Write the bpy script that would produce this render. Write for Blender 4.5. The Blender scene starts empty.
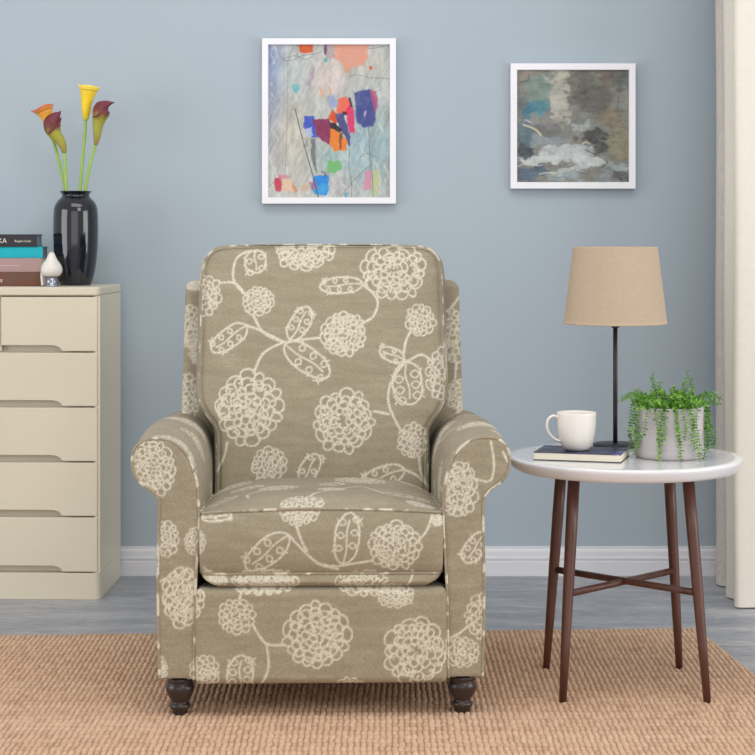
import bpy, math, random
import numpy as np
from mathutils import Vector

C = bpy.context.scene
COL = C.collection
PI = math.pi

# ------------------------------------------------------------------ camera
EYE, DIST, FPX = 1.06, 5.533, 1780.0          # eye height, distance to the back wall (wall stands at y = 0)
cam_d = bpy.data.cameras.new('camera')
cam = bpy.data.objects.new('camera', cam_d)
COL.objects.link(cam)
cam.location = (0, -DIST, EYE)
cam.rotation_euler = (PI / 2, 0, 0)
cam_d.sensor_width = 36
cam_d.lens = 36 * FPX / 755
cam_d.shift_y = -(377.5 - 234) / 755
cam_d.clip_end = 100
C.camera = cam

# ------------------------------------------------------------------ world and light
w = bpy.data.worlds.new('world')
C.world = w
w.use_nodes = True
w.node_tree.nodes['Background'].inputs[0].default_value = (0.97, 0.985, 1.0, 1)
w.node_tree.nodes['Background'].inputs[1].default_value = 0.70


def area(name, loc, target, size, size_y, power, color=(1, 1, 1)):
    l = bpy.data.lights.new(name, 'AREA')
    l.shape = 'RECTANGLE'
    l.size = size
    l.size_y = size_y
    l.energy = power
    l.color = color
    o = bpy.data.objects.new(name, l)
    COL.objects.link(o)
    o.location = loc
    o.rotation_euler = (Vector(target) - Vector(loc)).to_track_quat('-Z', 'Y').to_euler()
    return o


area('assumed_key_light', (2.4, -6.4, 3.4), (-0.1, -1.0, 0.5), 2.0, 1.6, 50, (1.0, 0.97, 0.93))  # assumed key light from upper right, source unseen and no window built
area('front_fill', (-0.3, -8.6, 1.4), (0.0, 0.0, 0.4), 5.0, 2.6, 52, (1.0, 0.985, 0.965))  # added fill behind the camera to even out the wall, no window there
area('side_fill', (4.0, -2.9, 1.15), (0.2, -0.2, 0.5), 2.4, 2.0, 72, (1.0, 0.985, 0.97))  # fill light added at the side for the lower wall, no window built
area('side_fill', (-4.2, -2.9, 1.15), (-0.2, -0.2, 0.5), 2.4, 2.0, 62, (1.0, 0.985, 0.97))  # matching added fill opposite, reaches the wall behind the chair
area('overhead_fill', (-0.2, -2.7, 3.5), (-0.2, -2.5, 0), 3.0, 1.8, 58, (1.0, 0.985, 0.96))  # extra light added overhead to brighten upward faces such as the seat

C.view_settings.view_transform = 'Standard'
C.view_settings.look = 'None'
C.view_settings.gamma = 1
C.view_settings.use_curve_mapping = False
C.view_settings.exposure = -0.15


# ------------------------------------------------------------------ helpers
def lin(c):
    c = np.asarray(c, float) / 255.0
    return np.where(c <= 0.04045, c / 12.92, ((c + 0.055) / 1.055) ** 2.4)


def rgba(c):
    return (*[float(v) for v in lin(c)], 1.0)


class Mat:
    """small wrapper for node materials"""

    def __init__(s, name, rough=0.6, spec=0.5):
        s.m = bpy.data.materials.new(name)
        s.m.use_nodes = True
        s.t = s.m.node_tree
        s.b = s.t.nodes['Principled BSDF']
        s.b.inputs['Roughness'].default_value = rough
        s.b.inputs['Specular IOR Level'].default_value = spec
        s.co = s.t.nodes.new('ShaderNodeTexCoord')

    def n(s, kind, **kw):
        nd = s.t.nodes.new(kind)
        for k, v in kw.items():
            setattr(nd, k, v)
        return nd

    def link(s, a, b):
        s.t.links.new(a, b)

    def mapping(s, scale, src='Object', rot=(0, 0, 0), loc=(0, 0, 0)):
        mp = s.n('ShaderNodeMapping')
        mp.inputs['Scale'].default_value = scale
        mp.inputs['Rotation'].default_value = rot
        mp.inputs['Location'].default_value = loc
        s.link(s.co.outputs[src], mp.inputs['Vector'])
        return mp.outputs[0]

    def noise(s, scale, detail=3, vec=None, rough=0.5, dist=0.0):
        nd = s.n('ShaderNodeTexNoise')
        nd.inputs['Scale'].default_value = scale
        nd.inputs['Detail'].default_value = detail
        nd.inputs['Roughness'].default_value = rough
        nd.inputs['Distortion'].default_value = dist
        s.link(vec if vec is not None else s.co.outputs['Object'], nd.inputs['Vector'])
        return nd.outputs['Fac']

    def ramp(s, fac, stops):
        r = s.n('ShaderNodeValToRGB')
        el = r.color_ramp.elements
        while len(el) < len(stops):
            el.new(0.5)
        for e, (p, c) in zip(el, stops):
            e.position = p
            e.color = rgba(c)
        s.link(fac, r.inputs[0])
        return r.outputs[0]

    def mix(s, fac, a, b, mode='MIX'):
        m = s.n('ShaderNodeMix', data_type='RGBA', blend_type=mode)
        for sock, v in ((m.inputs[0], fac), (m.inputs[6], a), (m.inputs[7], b)):
            if isinstance(v, (int, float)):
                sock.default_value = v
            elif isinstance(v, tuple):
                sock.default_value = v
            else:
                s.link(v, sock)
        return m.outputs[2]

    def math(s, op, a, b=0.0):
        m = s.n('ShaderNodeMath', operation=op)
        for sock, v in zip(m.inputs, (a, b)):
            if isinstance(v, (int, float)):
                sock.default_value = v
            else:
                s.link(v, sock)
        return m.outputs[0]

    def attr(s, name):
        return s.n('ShaderNodeAttribute', attribute_name=name)

    def color(s, sock):
        if isinstance(sock, tuple):
            s.b.inputs['Base Color'].default_value = sock
        else:
            s.link(sock, s.b.inputs['Base Color'])

    def bump(s, height, strength=0.3, dist=0.002):
        b = s.n('ShaderNodeBump')
        b.inputs['Strength'].default_value = strength
        b.inputs['Distance'].default_value = dist
        s.link(height, b.inputs['Height'])
        s.link(b.outputs[0], s.b.inputs['Normal'])


def plain(name, c, rough=0.5, spec=0.5, var=6, scale=20, metal=0.0, bump=0.0, coat=0.0, stretch=(1, 1, 1)):
    """one colour with a slight procedural variation"""
    m = Mat(name, rough, spec)
    f = m.noise(scale, 3, m.mapping(stretch))
    c = np.array(c, float)
    m.color(m.ramp(f, [(0.3, np.clip(c - var, 0, 255)), (0.7, np.clip(c + var, 0, 255))]))
    m.b.inputs['Metallic'].default_value = metal
    m.b.inputs['Coat Weight'].default_value = coat
    if bump:
        m.bump(f, bump)
    return m.m


class MB:
    """mesh collector (numpy)"""

    def __init__(s):
        s.v, s.f, s.a, s.n = [], [], [], 0

    def add(s, verts, faces, attr=None):
        verts = np.asarray(verts, float).reshape(-1, 3)
        s.v.append(verts)
        s.f += [tuple(int(i) + s.n for i in f) for f in faces]
        s.a.append(np.zeros(len(verts)) if attr is None else np.asarray(attr, float).reshape(-1))
        s.n += len(verts)
        return s

    def grid(s, P, attr=None, cu=False, cv=False, flip=False):
        nu, nv = P.shape[:2]
        ii = np.arange(nu if cu else nu - 1)
        jj = np.arange(nv if cv else nv - 1)
        I, J = np.meshgrid(ii, jj, indexing='ij')
        I2, J2 = (I + 1) % nu, (J + 1) % nv
        q = np.stack([I * nv + J, I2 * nv + J, I2 * nv + J2, I * nv + J2], -1).reshape(-1, 4)
        if flip:
            q = q[:, ::-1]
        return s.add(P.reshape(-1, 3), q.tolist(), attr)

    def box(s, x0, x1, y0, y1, z0, z1):
        v = [(x, y, z) for x in (x0, x1) for y in (y0, y1) for z in (z0, z1)]
        return s.add(v, [(0, 1, 3, 2), (4, 6, 7, 5), (0, 4, 5, 1), (2, 3, 7, 6), (0, 2, 6, 4), (1, 5, 7, 3)])

    def lathe(s, prof, cx=0, cy=0, n=64, attr=None):
        P = np.zeros((len(prof), n, 3))
        for i, (r, z) in enumerate(prof):
            a = np.arange(n) * 2 * PI / n
            P[i] = np.stack([cx + r * np.cos(a), cy + r * np.sin(a), np.full(n, z)], -1)
        A = None if attr is None else np.repeat(np.asarray(attr)[:, None], n, 1)
        return s.grid(P, A, cv=True, flip=True)

    def tube(s, pts, radii, n=12, caps=True, closed=False, squash=None, attr=None):
        pts = np.asarray(pts, float)
        k = len(pts)
        radii = np.full(k, float(radii)) if np.isscalar(radii) else np.asarray(radii, float)
        if closed:
            T = np.roll(pts, -1, 0) - np.roll(pts, 1, 0)
        else:
            T = np.gradient(pts, axis=0)
        T /= np.linalg.norm(T, axis=1)[:, None] + 1e-12
        up = np.array([0.0, 0, 1]) if abs(T[0][2]) < 0.9 else np.array([0.0, 1, 0])
        P = np.zeros((k, n, 3))
        for i in range(k):
            b = np.cross(T[i], up)
            b /= np.linalg.norm(b) + 1e-12
            up = np.cross(b, T[i])
            a = np.arange(n) * 2 * PI / n
            sq = 1.0 if squash is None else squash
            P[i] = pts[i] + radii[i] * (np.cos(a)[:, None] * b + sq * np.sin(a)[:, None] * up)
        A = None if attr is None else np.repeat(np.asarray(attr)[:, None], n, 1)
        base = s.n
        s.grid(P, A, cu=closed, cv=True, flip=False)
        if caps and not closed:
            s.f.append(tuple(base + j for j in range(n)))
            s.f.append(tuple(base + (k - 1) * n + j for j in range(n - 1, -1, -1)))
        return s

    def prism(s, poly, y0, y1):
        """poly of (x, z), counter-clockwise seen from -y"""
        n = len(poly)
        v = [(x, y0, z) for x, z in poly] + [(x, y1, z) for x, z in poly]
        f = [tuple(range(n)), tuple(range(2 * n - 1, n - 1, -1))]
        f += [(i, i + n, (i + 1) % n + n, (i + 1) % n) for i in range(n)]
        return s.add(v, f)

    def build(s, name, mat, parent=None, smooth=True, attr=False, bevel=0, segs=3, sub=0, color=None, loc=None, rz=0, solid=0):
        V = np.concatenate(s.v)
        me = bpy.data.meshes.new(name)
        me.from_pydata(V.tolist(), [], s.f)
        if attr:
            at = me.attributes.new('pattern', 'FLOAT', 'POINT')
            at.data.foreach_set('value', np.concatenate(s.a).astype(np.float32))
        if color is not None:
            at = me.attributes.new('paint', 'FLOAT_COLOR', 'POINT')
            at.data.foreach_set('color', color.astype(np.float32).reshape(-1))
        me.materials.append(mat)
        if smooth:
            me.polygons.foreach_set('use_smooth', [True] * len(me.polygons))
        me.update()
        o = bpy.data.objects.new(name, me)
        COL.objects.link(o)
        if parent is not None:
            o.parent = parent
        if loc is not None:
            o.location = loc
        o.rotation_euler.z = rz
        if solid:
            md = o.modifiers.new('thickness', 'SOLIDIFY')
            md.thickness = solid
            md.offset = 0
        if bevel:
            md = o.modifiers.new('bevel', 'BEVEL')
            md.width = bevel
            md.segments = segs
            md.limit_method = 'ANGLE'
            md.angle_limit = math.radians(35)
            md.harden_normals = True
        if sub:
            md = o.modifiers.new('sub', 'SUBSURF')
            md.levels = sub
            md.render_levels = sub
        return o


def thing(name, label, cat, loc=(0, 0, 0), rz=0, group=None):
    o = bpy.data.objects.new(name, None)
    COL.objects.link(o)
    o.location = loc
    o.rotation_euler.z = rz
    o.empty_display_size = 0.05
    return tag(o, label, cat, group)


def tag(o, label, cat, group=None):
    o['label'] = label
    o['category'] = cat
    if group:
        o['group'] = group
    return o


def struct(o):
    o['kind'] = 'structure'
    return o


def spline(pts, per=8, closed=False):
    """Catmull-Rom through the points (any dimension)"""
    p = np.asarray(pts, float)
    n = len(p)
    out = []
    rng = n if closed else n - 1
    for i in range(rng):
        if closed:
            a, b, c, d = p[(i - 1) % n], p[i], p[(i + 1) % n], p[(i + 2) % n]
        else:
            a, b, c, d = p[max(i - 1, 0)], p[i], p[i + 1], p[min(i + 2, n - 1)]
        for k in range(per):
            t = k / per
            out.append(0.5 * ((2 * b) + (-a + c) * t + (2 * a - 5 * b + 4 * c - d) * t * t + (-a + 3 * b - 3 * c + d) * t ** 3))
    if not closed:
        out.append(p[-1])
    return np.array(out)


def resample(p, n, closed=False):
    p = np.asarray(p, float)
    if closed:
        p = np.vstack([p, p[:1]])
    L = np.concatenate([[0], np.cumsum(np.linalg.norm(np.diff(p, axis=0), axis=1))])
    t = np.linspace(0, L[-1], n + 1)[:-1] if closed else np.linspace(0, L[-1], n)
    return np.stack([np.interp(t, L, p[:, k]) for k in range(p.shape[1])], -1), t


def vnoise(x, y, seed=0, octaves=4, gain=0.5):
    """value noise on arrays"""
    out, amp, tot = np.zeros_like(x), 1.0, 0.0
    for o in range(octaves):
        rs = np.random.RandomState(seed * 17 + o)
        T = rs.rand(64, 64)
        xi, yi = np.floor(x).astype(int), np.floor(y).astype(int)
        fx, fy = x - xi, y - yi
        fx, fy = fx * fx * (3 - 2 * fx), fy * fy * (3 - 2 * fy)
        g = lambda a, b: T[a % 64, b % 64]
        out += amp * ((g(xi, yi) * (1 - fx) + g(xi + 1, yi) * fx) * (1 - fy) + (g(xi, yi + 1) * (1 - fx) + g(xi + 1, yi + 1) * fx) * fy)
        tot += amp
        amp *= gain
        x, y = x * 2.03 + 5.1, y * 2.03 + 9.7
    return out / tot


# ------------------------------------------------------------------ printed flower pattern of the upholstery
class Print:
    """a drawn textile print: strokes on a plane, sampled at the vertices of the cloth"""

    def __init__(s, x0, y0, x1, y1, res=0.5, seed=1):
        s.x0, s.y0, s.res = x0, y0, res
        s.w, s.h = int((x1 - x0) / res) + 1, int((y1 - y0) / res) + 1
        s.F = np.zeros((s.h, s.w), np.float32)
        s.r = random.Random(seed)

    def seg(s, a, b, r):
        m = r + 1.2
        i0 = max(int((min(a[0], b[0]) - m - s.x0) / s.res), 0)
        i1 = min(int((max(a[0], b[0]) + m - s.x0) / s.res) + 2, s.w)
        j0 = max(int((min(a[1], b[1]) - m - s.y0) / s.res), 0)
        j1 = min(int((max(a[1], b[1]) + m - s.y0) / s.res) + 2, s.h)
        if i0 >= i1 or j0 >= j1:
            return
        X = s.x0 + np.arange(i0, i1)[None, :] * s.res
        Y = s.y0 + np.arange(j0, j1)[:, None] * s.res
        dx, dy = b[0] - a[0], b[1] - a[1]
        L = dx * dx + dy * dy + 1e-9
        t = np.clip(((X - a[0]) * dx + (Y - a[1]) * dy) / L, 0, 1)
        D = np.sqrt((X - a[0] - t * dx) ** 2 + (Y - a[1] - t * dy) ** 2)
        v = np.clip((r - D) / 0.9 + 0.5, 0, 1)
        s.F[j0:j1, i0:i1] = np.maximum(s.F[j0:j1, i0:i1], v)

    def line(s, pts, r=1.15, per=5):
        p = spline(pts, per)
        for a, b in zip(p[:-1], p[1:]):
            s.seg(a, b, r * s.r.uniform(0.85, 1.15))

    def petal(s, cx, cy, ang, ra, rt, r, sweep=None):
        n = 9
        pts = []
        sweep = (sweep or s.r.uniform(1.2, 1.75)) * PI
        a0 = ang - sweep / 2 + s.r.uniform(-0.35, 0.35)
        for k in range(n):
            a = a0 + sweep * k / (n - 1)
            q = 1 - 0.25 * s.r.random() * (k in (0, n - 1))
            u, v = ra * math.cos(a - ang) * q, rt * math.sin(a - ang) * q
            pts.append((cx + u * math.cos(ang) - v * math.sin(ang), cy + u * math.sin(ang) + v * math.cos(ang)))
        for a, b in zip(pts[:-1], pts[1:]):
            s.seg(a, b, r * s.r.uniform(0.85, 1.2))

    def flower(s, cx, cy, rx, ry=None, st=1.0):
        ry = ry or rx
        R = (rx + ry) / 2
        big = R > 22
        k = 0.85 if big else 0.7
        rings = [(0.84, 16, 0.165), (0.66, 15, 0.15), (0.49, 12, 0.13), (0.32, 9, 0.12), (0.14, 5, 0.11)] if big else [(0.82, 13, 0.18), (0.58, 11, 0.16), (0.34, 7, 0.15), (0.12, 3, 0.14)]
        for fr, n, pr in rings:
            a = s.r.uniform(0, 6)
            end = a + 2 * PI
            while a < end - 0.2:
                w = s.r.uniform(0.65, 1.45)
                a += PI / n * w
                f = fr * s.r.uniform(0.9, 1.06)
                q = pr * s.r.uniform(0.8, 1.25)
                s.petal(cx + rx * f * math.cos(a), cy + ry * f * math.sin(a), a + s.r.uniform(-0.5, 0.5) * (fr < 0.8), R * q, R * pr * w * 1.05, k * st,
                        None if fr > 0.5 else s.r.uniform(0.8, 1.9))
                a += PI / n * w
        # quick scribbled marks between the petals
        for _ in range(int(R * 1.1)):
            a, f = s.r.uniform(0, 6.28), 0.78 * math.sqrt(s.r.random())
            x, y, b = cx + rx * f * math.cos(a), cy + ry * f * math.sin(a), s.r.uniform(0, 6.28)
            L = R * s.r.uniform(0.05, 0.11)
            s.seg((x, y), (x + L * math.cos(b), y + L * math.sin(b)), k * 0.9)

    def leaf(s, x0, y0, x1, y1, wd, st=1.0):
        a, b = np.array([x0, y0], float), np.array([x1, y1], float)
        d = b - a
        L = np.linalg.norm(d)
        d /= L
        n = np.array([-d[1], d[0]])
        bend = s.r.uniform(-0.06, 0.06)
        P_ = lambda t, f: a + d * L * t + n * wd * (f / 2 + bend * math.sin(PI * t))
        for sg in (1, -1):
            pts = [P_(t, sg * f * s.r.uniform(0.93, 1.05)) for t, f in ((0, 0), (0.06, 0.45), (0.2, 0.85), (0.42, 1.0), (0.66, 0.97), (0.85, 0.72), (0.96, 0.38), (1, 0))]
            s.line(pts, 0.95 * st)
            m = 2 if L < 32 else 3
            for i in range(m):
                t = 0.3 + 0.5 * (i + (0.35 if sg > 0 else 0)) / max(m - 1, 1)
                c = P_(t, sg * 0.62)
                h = wd * 0.165
                s.line([c + n * sg * h * 1.3 - d * h, c + d * h * 0.8, c - n * sg * h * 1.1, c - d * h * 0.7, c + n * sg * h * 1.2 + d * h * 0.6], 0.7 * st, 4)
        s.line([a, P_(0.3, 0.1), P_(0.62, -0.08), P_(0.86, 0)], 0.8 * st)

    def at(s, X, Y):
        u = np.clip((np.asarray(X) - s.x0) / s.res, 0, s.w - 1.001)
        v = np.clip((np.asarray(Y) - s.y0) / s.res, 0, s.h - 1.001)
        i, j = u.astype(int), v.astype(int)
        fu, fv = u - i, v - j
        F = s.F
        return (F[j, i] * (1 - fu) + F[j, i + 1] * fu) * (1 - fv) + (F[j + 1, i] * (1 - fu) + F[j + 1, i + 1] * fu) * fv


# ------------------------------------------------------------------ materials
def mat_wall():
    m = Mat('blue_wall_paint', 0.75, 0.3)
    f = m.noise(1.2, 3)
    m.color(m.ramp(f, [(0.3, (168, 180, 189)), (0.7, (170, 182, 191))]))
    m.bump(m.noise(180, 2), 0.05, 0.001)
    return m.m


def mat_floor():
    m = Mat('grey_blue_stone_plank', 0.42, 0.4)
    f1 = m.noise(3.2, 6, m.mapping((0.8, 3.5, 1)), 0.65, 0.6)
    f2 = m.noise(22, 6, m.mapping((0.8, 4.5, 1)), 0.75, 0.4)
    c1 = m.ramp(f1, [(0.34, (120, 127, 144)), (0.5, (156, 159, 166)), (0.64, (196, 194, 192))])
    c2 = m.ramp(f2, [(0.36, (116, 121, 134)), (0.52, (160, 162, 168)), (0.66, (204, 203, 203))])
    c = m.mix(0.5, c1, c2)
    br = m.n('ShaderNodeTexBrick')
    m.link(m.mapping((1, 1, 1), loc=(20.3, 0.96, 0)), br.inputs['Vector'])
    br.inputs['Scale'].default_value = 1.0
    br.inputs['Brick Width'].default_value = 40.0
    br.inputs['Row Height'].default_value = 0.9
    br.inputs['Mortar Size'].default_value = 0.0035
    br.inputs['Mortar Smooth'].default_value = 0.3
    m.color(m.mix(br.outputs['Fac'], c, rgba((108, 110, 116))))
    m.bump(f2, 0.08, 0.002)
    return m.m


def mat_fabric(name='floral_linen', pattern=True):
    m = Mat(name, 0.92, 0.15)
    slub = m.noise(9, 4, m.mapping((1.0, 1.0, 7.0)), 0.6)
    thread = m.noise(260, 2, m.mapping((1, 1, 1)))
    worn = m.noise(14, 6, m.mapping((0.8, 0.8, 3.0), loc=(3, 1, 2)), 0.75)
    base = m.ramp(slub, [(0.3, (141, 130, 109)), (0.7, (154, 143, 121))])
    base = m.mix(m.math('MULTIPLY', m.ramp(worn, [(0.52, (0, 0, 0)), (0.72, (255, 255, 255))]), 0.35), base, rgba((181, 172, 152)))
    base = m.mix(0.12, base, m.ramp(thread, [(0.3, (95, 85, 68)), (0.7, (215, 207, 188))]))
    cream = m.ramp(thread, [(0.3, (196, 188, 168)), (0.65, (222, 215, 198))])
    if pattern:
        a = m.attr('pattern').outputs['Fac']
    else:                                              # piping: the print crosses it in short bits
        a = m.ramp(m.noise(30, 2), [(0.52, (0, 0, 0)), (0.58, (255, 255, 255))])
    br = m.ramp(m.noise(420, 2), [(0.28, (120, 120, 120)), (0.5, (255, 255, 255))])
    m.color(m.mix(m.math('MULTIPLY', a, br), base, cream))
    m.b.inputs['Sheen Weight'].default_value = 0.08
    m.b.inputs['Sheen Roughness'].default_value = 0.5
    m.bump(thread, 0.25, 0.0012)
    return m.m


def mat_jute():
    m = Mat('woven_jute', 0.9, 0.15)
    row = m.noise(2.0, 4, m.mapping((0.35, 9.0, 1)), 0.6)
    knot = m.noise(110, 5, m.mapping((1.0, 0.5, 1)), 0.75)
    c = m.ramp(row, [(0.28, (192, 154, 126)), (0.5, (208, 174, 146)), (0.72, (222, 192, 165))])
    c = m.mix(0.6, c, m.ramp(knot, [(0.25, (168, 128, 100)), (0.5, (210, 175, 146)), (0.78, (234, 208, 182))]))
    gap_shade = m.ramp(m.attr('pattern').outputs['Fac'], [(0.12, (255, 255, 255)), (0.5, (0, 0, 0))])  # shade in the gaps between knots, put into the colour
    m.color(m.mix(m.math('MULTIPLY', gap_shade, 0.62), c, rgba((128, 84, 56))))
    m.bump(m.noise(420, 2, m.mapping((1, 0.35, 1))), 0.5, 0.002)
    return m.m


def mat_attr_paint(name, rough=0.6):
    m = Mat(name, rough, 0.35)
    c = m.attr('paint').outputs['Color']
    t = m.noise(140, 3)
    m.color(m.mix(0.10, c, m.ramp(t, [(0.3, (60, 60, 60)), (0.7, (235, 235, 235))]), 'SOFT_LIGHT'))
    m.bump(t, 0.15, 0.001)
    return m.m


def mat_cloth(name, c, var=5, rough=0.9, trans=0.0, weave=(300, 300, 90), contrast=8):
    m = Mat(name, rough, 0.1)
    c = np.array(c, float)
    f = m.noise(1.0, 2, m.mapping(weave))
    f2 = m.noise(1.0, 2, m.mapping((60, 60, 260), loc=(4, 4, 4)))
    a = m.ramp(f, [(0.3, np.clip(c - contrast, 0, 255)), (0.7, np.clip(c + var, 0, 255))])
    b = m.ramp(f2, [(0.3, np.clip(c - contrast, 0, 255)), (0.7, np.clip(c + var, 0, 255))])
    m.color(m.mix(0.5, a, b))
    m.bump(f, 0.15, 0.001)
    return m.m


M = {
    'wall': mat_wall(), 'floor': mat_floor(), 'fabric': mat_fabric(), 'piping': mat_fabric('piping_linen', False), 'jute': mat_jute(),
    'white_trim': plain('white_trim_paint', (222, 221, 226), 0.4, 0.4, 2, 3),
    'frame_white': plain('white_frame_lacquer', (238, 237, 242), 0.4, 0.4, 2, 8),
    'backing': plain('fibreboard', (150, 125, 95), 0.8, 0.2, 8, 60),
    'dark_wood': plain('espresso_wood', (44, 32, 29), 0.3, 0.5, 5, 18, stretch=(1, 1, 0.2)),
    'walnut': plain('walnut_stained_wood', (82, 47, 36), 0.38, 0.5, 12, 40, stretch=(1, 1, 0.08)),
    'cream': plain('cream_lacquer', (214, 205, 184), 0.38, 0.4, 2, 4),
    'table_white': plain('white_gloss_lacquer', (228, 227, 231), 0.10, 0.5, 1, 3, coat=0.5),
    'liner': mat_cloth('sheer_liner_linen', (208, 199, 193), 6, contrast=14, weave=(120, 120, 30)),
    'drape': mat_cloth('cream_drape_linen', (224, 218, 206), 3, contrast=4, weave=(200, 200, 60)),
    'vase': plain('black_glaze', (18, 22, 33), 0.10, 0.6, 5, 6, coat=0.3),
    'shade': mat_cloth('beige_shade_linen', (184, 164, 143), 3, contrast=5, weave=(260, 260, 60)),
    'black_metal': plain('matt_black_metal', (38, 36, 42), 0.4, 0.4, 3, 30),
    'ceramic': plain('cream_ceramic', (232, 226, 219), 0.28, 0.5, 2, 6),
    'bird_white': plain('white_ceramic', (226, 221, 214), 0.35, 0.5, 3, 10),
    'silver': plain('polished_silver', (150, 152, 165), 0.2, 0.5, 10, 12, metal=0.9),
    'pot': plain('lilac_grey_ceramic', (190, 182, 184), 0.6, 0.3, 4, 30, stretch=(0.2, 0.2, 4)),
    'soil': plain('potting_soil', (58, 44, 34), 0.95, 0.1, 18, 120, bump=0.6),
    'pages': plain('book_pages', (228, 221, 203), 0.8, 0.2, 9, 1, stretch=(2, 2, 900)),
    'grey_pages': plain('blue_grey_book_pages', (150, 160, 178), 0.8, 0.2, 9, 1, stretch=(2, 2, 900)),
    'lettering': plain('pale_lettering', (226, 220, 205), 0.6, 0.3, 2, 20),
}

# ------------------------------------------------------------------ the room
mb = MB(); mb.box(-3.2, 3.2, -7.2, 0.0, -0.06, 0.0)
struct(mb.build('floor', M['floor'], smooth=False))
mb = MB(); mb.box(-3.2, 3.2, 0.0, 0.1, -0.06, 2.75)
struct(mb.build('wall_back', M['wall'], smooth=False))
prof = [(0, 0), (-0.014, 0), (-0.014, 0.043), (-0.0125, 0.0445), (-0.0125, 0.048), (-0.0145, 0.051), (-0.0145, 0.057), (-0.011, 0.059),
        (-0.0105, 0.074), (-0.009, 0.079), (-0.006, 0.0825), (-0.006, 0.088), (0, 0.0895)]
P = np.array([[(x, y, z) for (y, z) in prof] for x in (-3.2, 3.2)])
mb = MB(); mb.grid(P, flip=False)
struct(mb.build('baseboard_back', M['white_trim'], smooth=False))

# ------------------------------------------------------------------ jute rug: real woven relief
def rug():
    nx, ny = 1250, 460
    u = np.linspace(0, 1, nx)[:, None]
    v = np.linspace(0, 1, ny)[None, :]
    A, B = np.array([-1.75, -0.872]), np.array([0.857, -0.756])      # far edge
    D, E = np.array([-1.75, -3.05]), np.array([1.075, -2.95])        # near edge
    far = A + (B - A) * u[..., None]
    near = D + (E - D) * u[..., None]
    XY = far + (near - far) * v[..., None]
    X, Y = XY[..., 0], XY[..., 1]
    Lx, Ly = 2.7, 2.13
    px, py = 0.0132, 0.0300
    r_ = np.random.RandomState(4)
    row = Y / py + 0.25 * vnoise(X * 5, Y * 3, 3, 3)
    ri = np.floor(row)
    rf = row - ri
    sh = 0.12 * (ri % 2) + 1.1 * vnoise(X * 3, Y * 2.2, 5, 3)
    col = X / px + sh
    ci = np.floor(col)
    cf = col - ci
    rnd = np.sin(ci * 12.9898 + ri * 78.233) * 43758.5453
    rnd = rnd - np.floor(rnd)
    h = (np.sin(cf * PI) ** 0.55) * (0.5 + 0.5 * np.sin(rf * PI) ** 0.5) * (0.75 + 0.3 * rnd)
    edge = np.clip(np.minimum(np.minimum(u * Lx, (1 - u) * Lx), np.minimum(v * Ly, (1 - v) * Ly)) / 0.008, 0, 1)
    wob = 0.003 * (vnoise(X * 40, Y * 0 + 1, 8, 3) - 0.5)
    fib = vnoise(X * 700, Y * 260, 6, 2) - 0.5
    Z = 0.0006 + (0.0052 * h + 0.0011 * fib) * edge ** 0.5
    P = np.stack([X, Y + wob, Z], -1)
    m = MB()
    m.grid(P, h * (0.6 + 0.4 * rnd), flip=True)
    # underside strip down to the floor
    bd = np.concatenate([P[:, 0], P[-1, :], P[::-1, -1], P[0, ::-1]])
    lo = bd.copy(); lo[:, 2] = 0.0005
    m.grid(np.stack([bd, lo], 1), cu=True)
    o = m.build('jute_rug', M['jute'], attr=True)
    tag(o, 'tan woven jute rug spread on the grey floor under the armchair and side table', 'rug')


rug()
RUG = 0.0022


# ------------------------------------------------------------------ curtains (in front of the back wall, running on out of the frame)
def curtain(name, label, path, z0, z1, mat, seed):
    p = spline(path, 14)
    p, t = resample(p, 420)
    n = 46
    P = np.zeros((len(p), n, 3))
    zz = np.linspace(z0, z1, n)
    for j, z in enumerate(zz):
        k = (z - z0) / (z1 - z0)
        P[:, j, 0] = p[:, 0] + 0.006 * k * np.sin(t * 23 + seed) + 0.002 * np.sin(z * 5 + t * 9)
        P[:, j, 1] = p[:, 1] * (1 - 0.10 * k) - 0.02 * k + 0.004 * np.sin(z * 3.1 + t * 14 + seed)
        P[:, j, 2] = z
    root = thing(name, label, 'curtain', (float(p[:, 0].mean()), float(p[:, 1].mean()), 0))
    off = np.array(root.location)
    m = MB(); m.grid(P - off)
    m.build('cloth', mat, root, solid=0.003)
    # stitched hem
    H = P[:, :4].copy()
    m = MB()
    q = H[:, :2].copy()
    q[:, 1, 2] = q[:, 0, 2] + 0.055
    nrm = np.gradient(p, axis=0)
    nrm /= np.linalg.norm(nrm, axis=1)[:, None]
    for j in (0, 1):
        q[:, j, 0] += nrm[:, 1] * 0.0022
        q[:, j, 1] -= nrm[:, 0] * 0.0022
    m.grid(q - off)
    m.build('hem', mat, root)


curtain('liner_curtain', 'thin grey-beige linen liner curtain hanging nearest the wall, partly behind the cream drape',
        [(1.10, -0.10), (1.035, -0.13), (1.024, -0.17), (1.045, -0.20), (1.10, -0.19), (1.16, -0.13), (1.22, -0.19), (1.29, -0.12), (1.36, -0.19), (1.44, -0.12)],
        0.004, 2.5, M['liner'], 1)
curtain('drape_curtain', 'thick cream floor-length drape hanging at the edge of the blue wall beside the side table',
        [(1.10, -0.27), (1.05, -0.29), (1.022, -0.325), (1.017, -0.35), (1.03, -0.375), (1.05, -0.40), (1.045, -0.44), (1.016, -0.478), (1.014, -0.492), (1.03, -0.500),
         (1.09, -0.498), (1.16, -0.49), (1.22, -0.43), (1.27, -0.35), (1.33, -0.40), (1.38, -0.49), (1.45, -0.42), (1.52, -0.35), (1.6, -0.44)],
        0.004, 2.5, M['drape'], 2)
rod = thing('curtain_rod', 'white curtain rod above the frame carrying both curtains', 'curtain rod', (1.4, -0.3, 2.56))
mb = MB()
mb.tube([(-0.45, -0.1, 0), (0.6, -0.1, 0)], 0.012)
mb.tube([(-0.45, 0.14, 0), (0.6, 0.14, 0)], 0.010)
mb.build('pole', M['frame_white'], rod)
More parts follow.
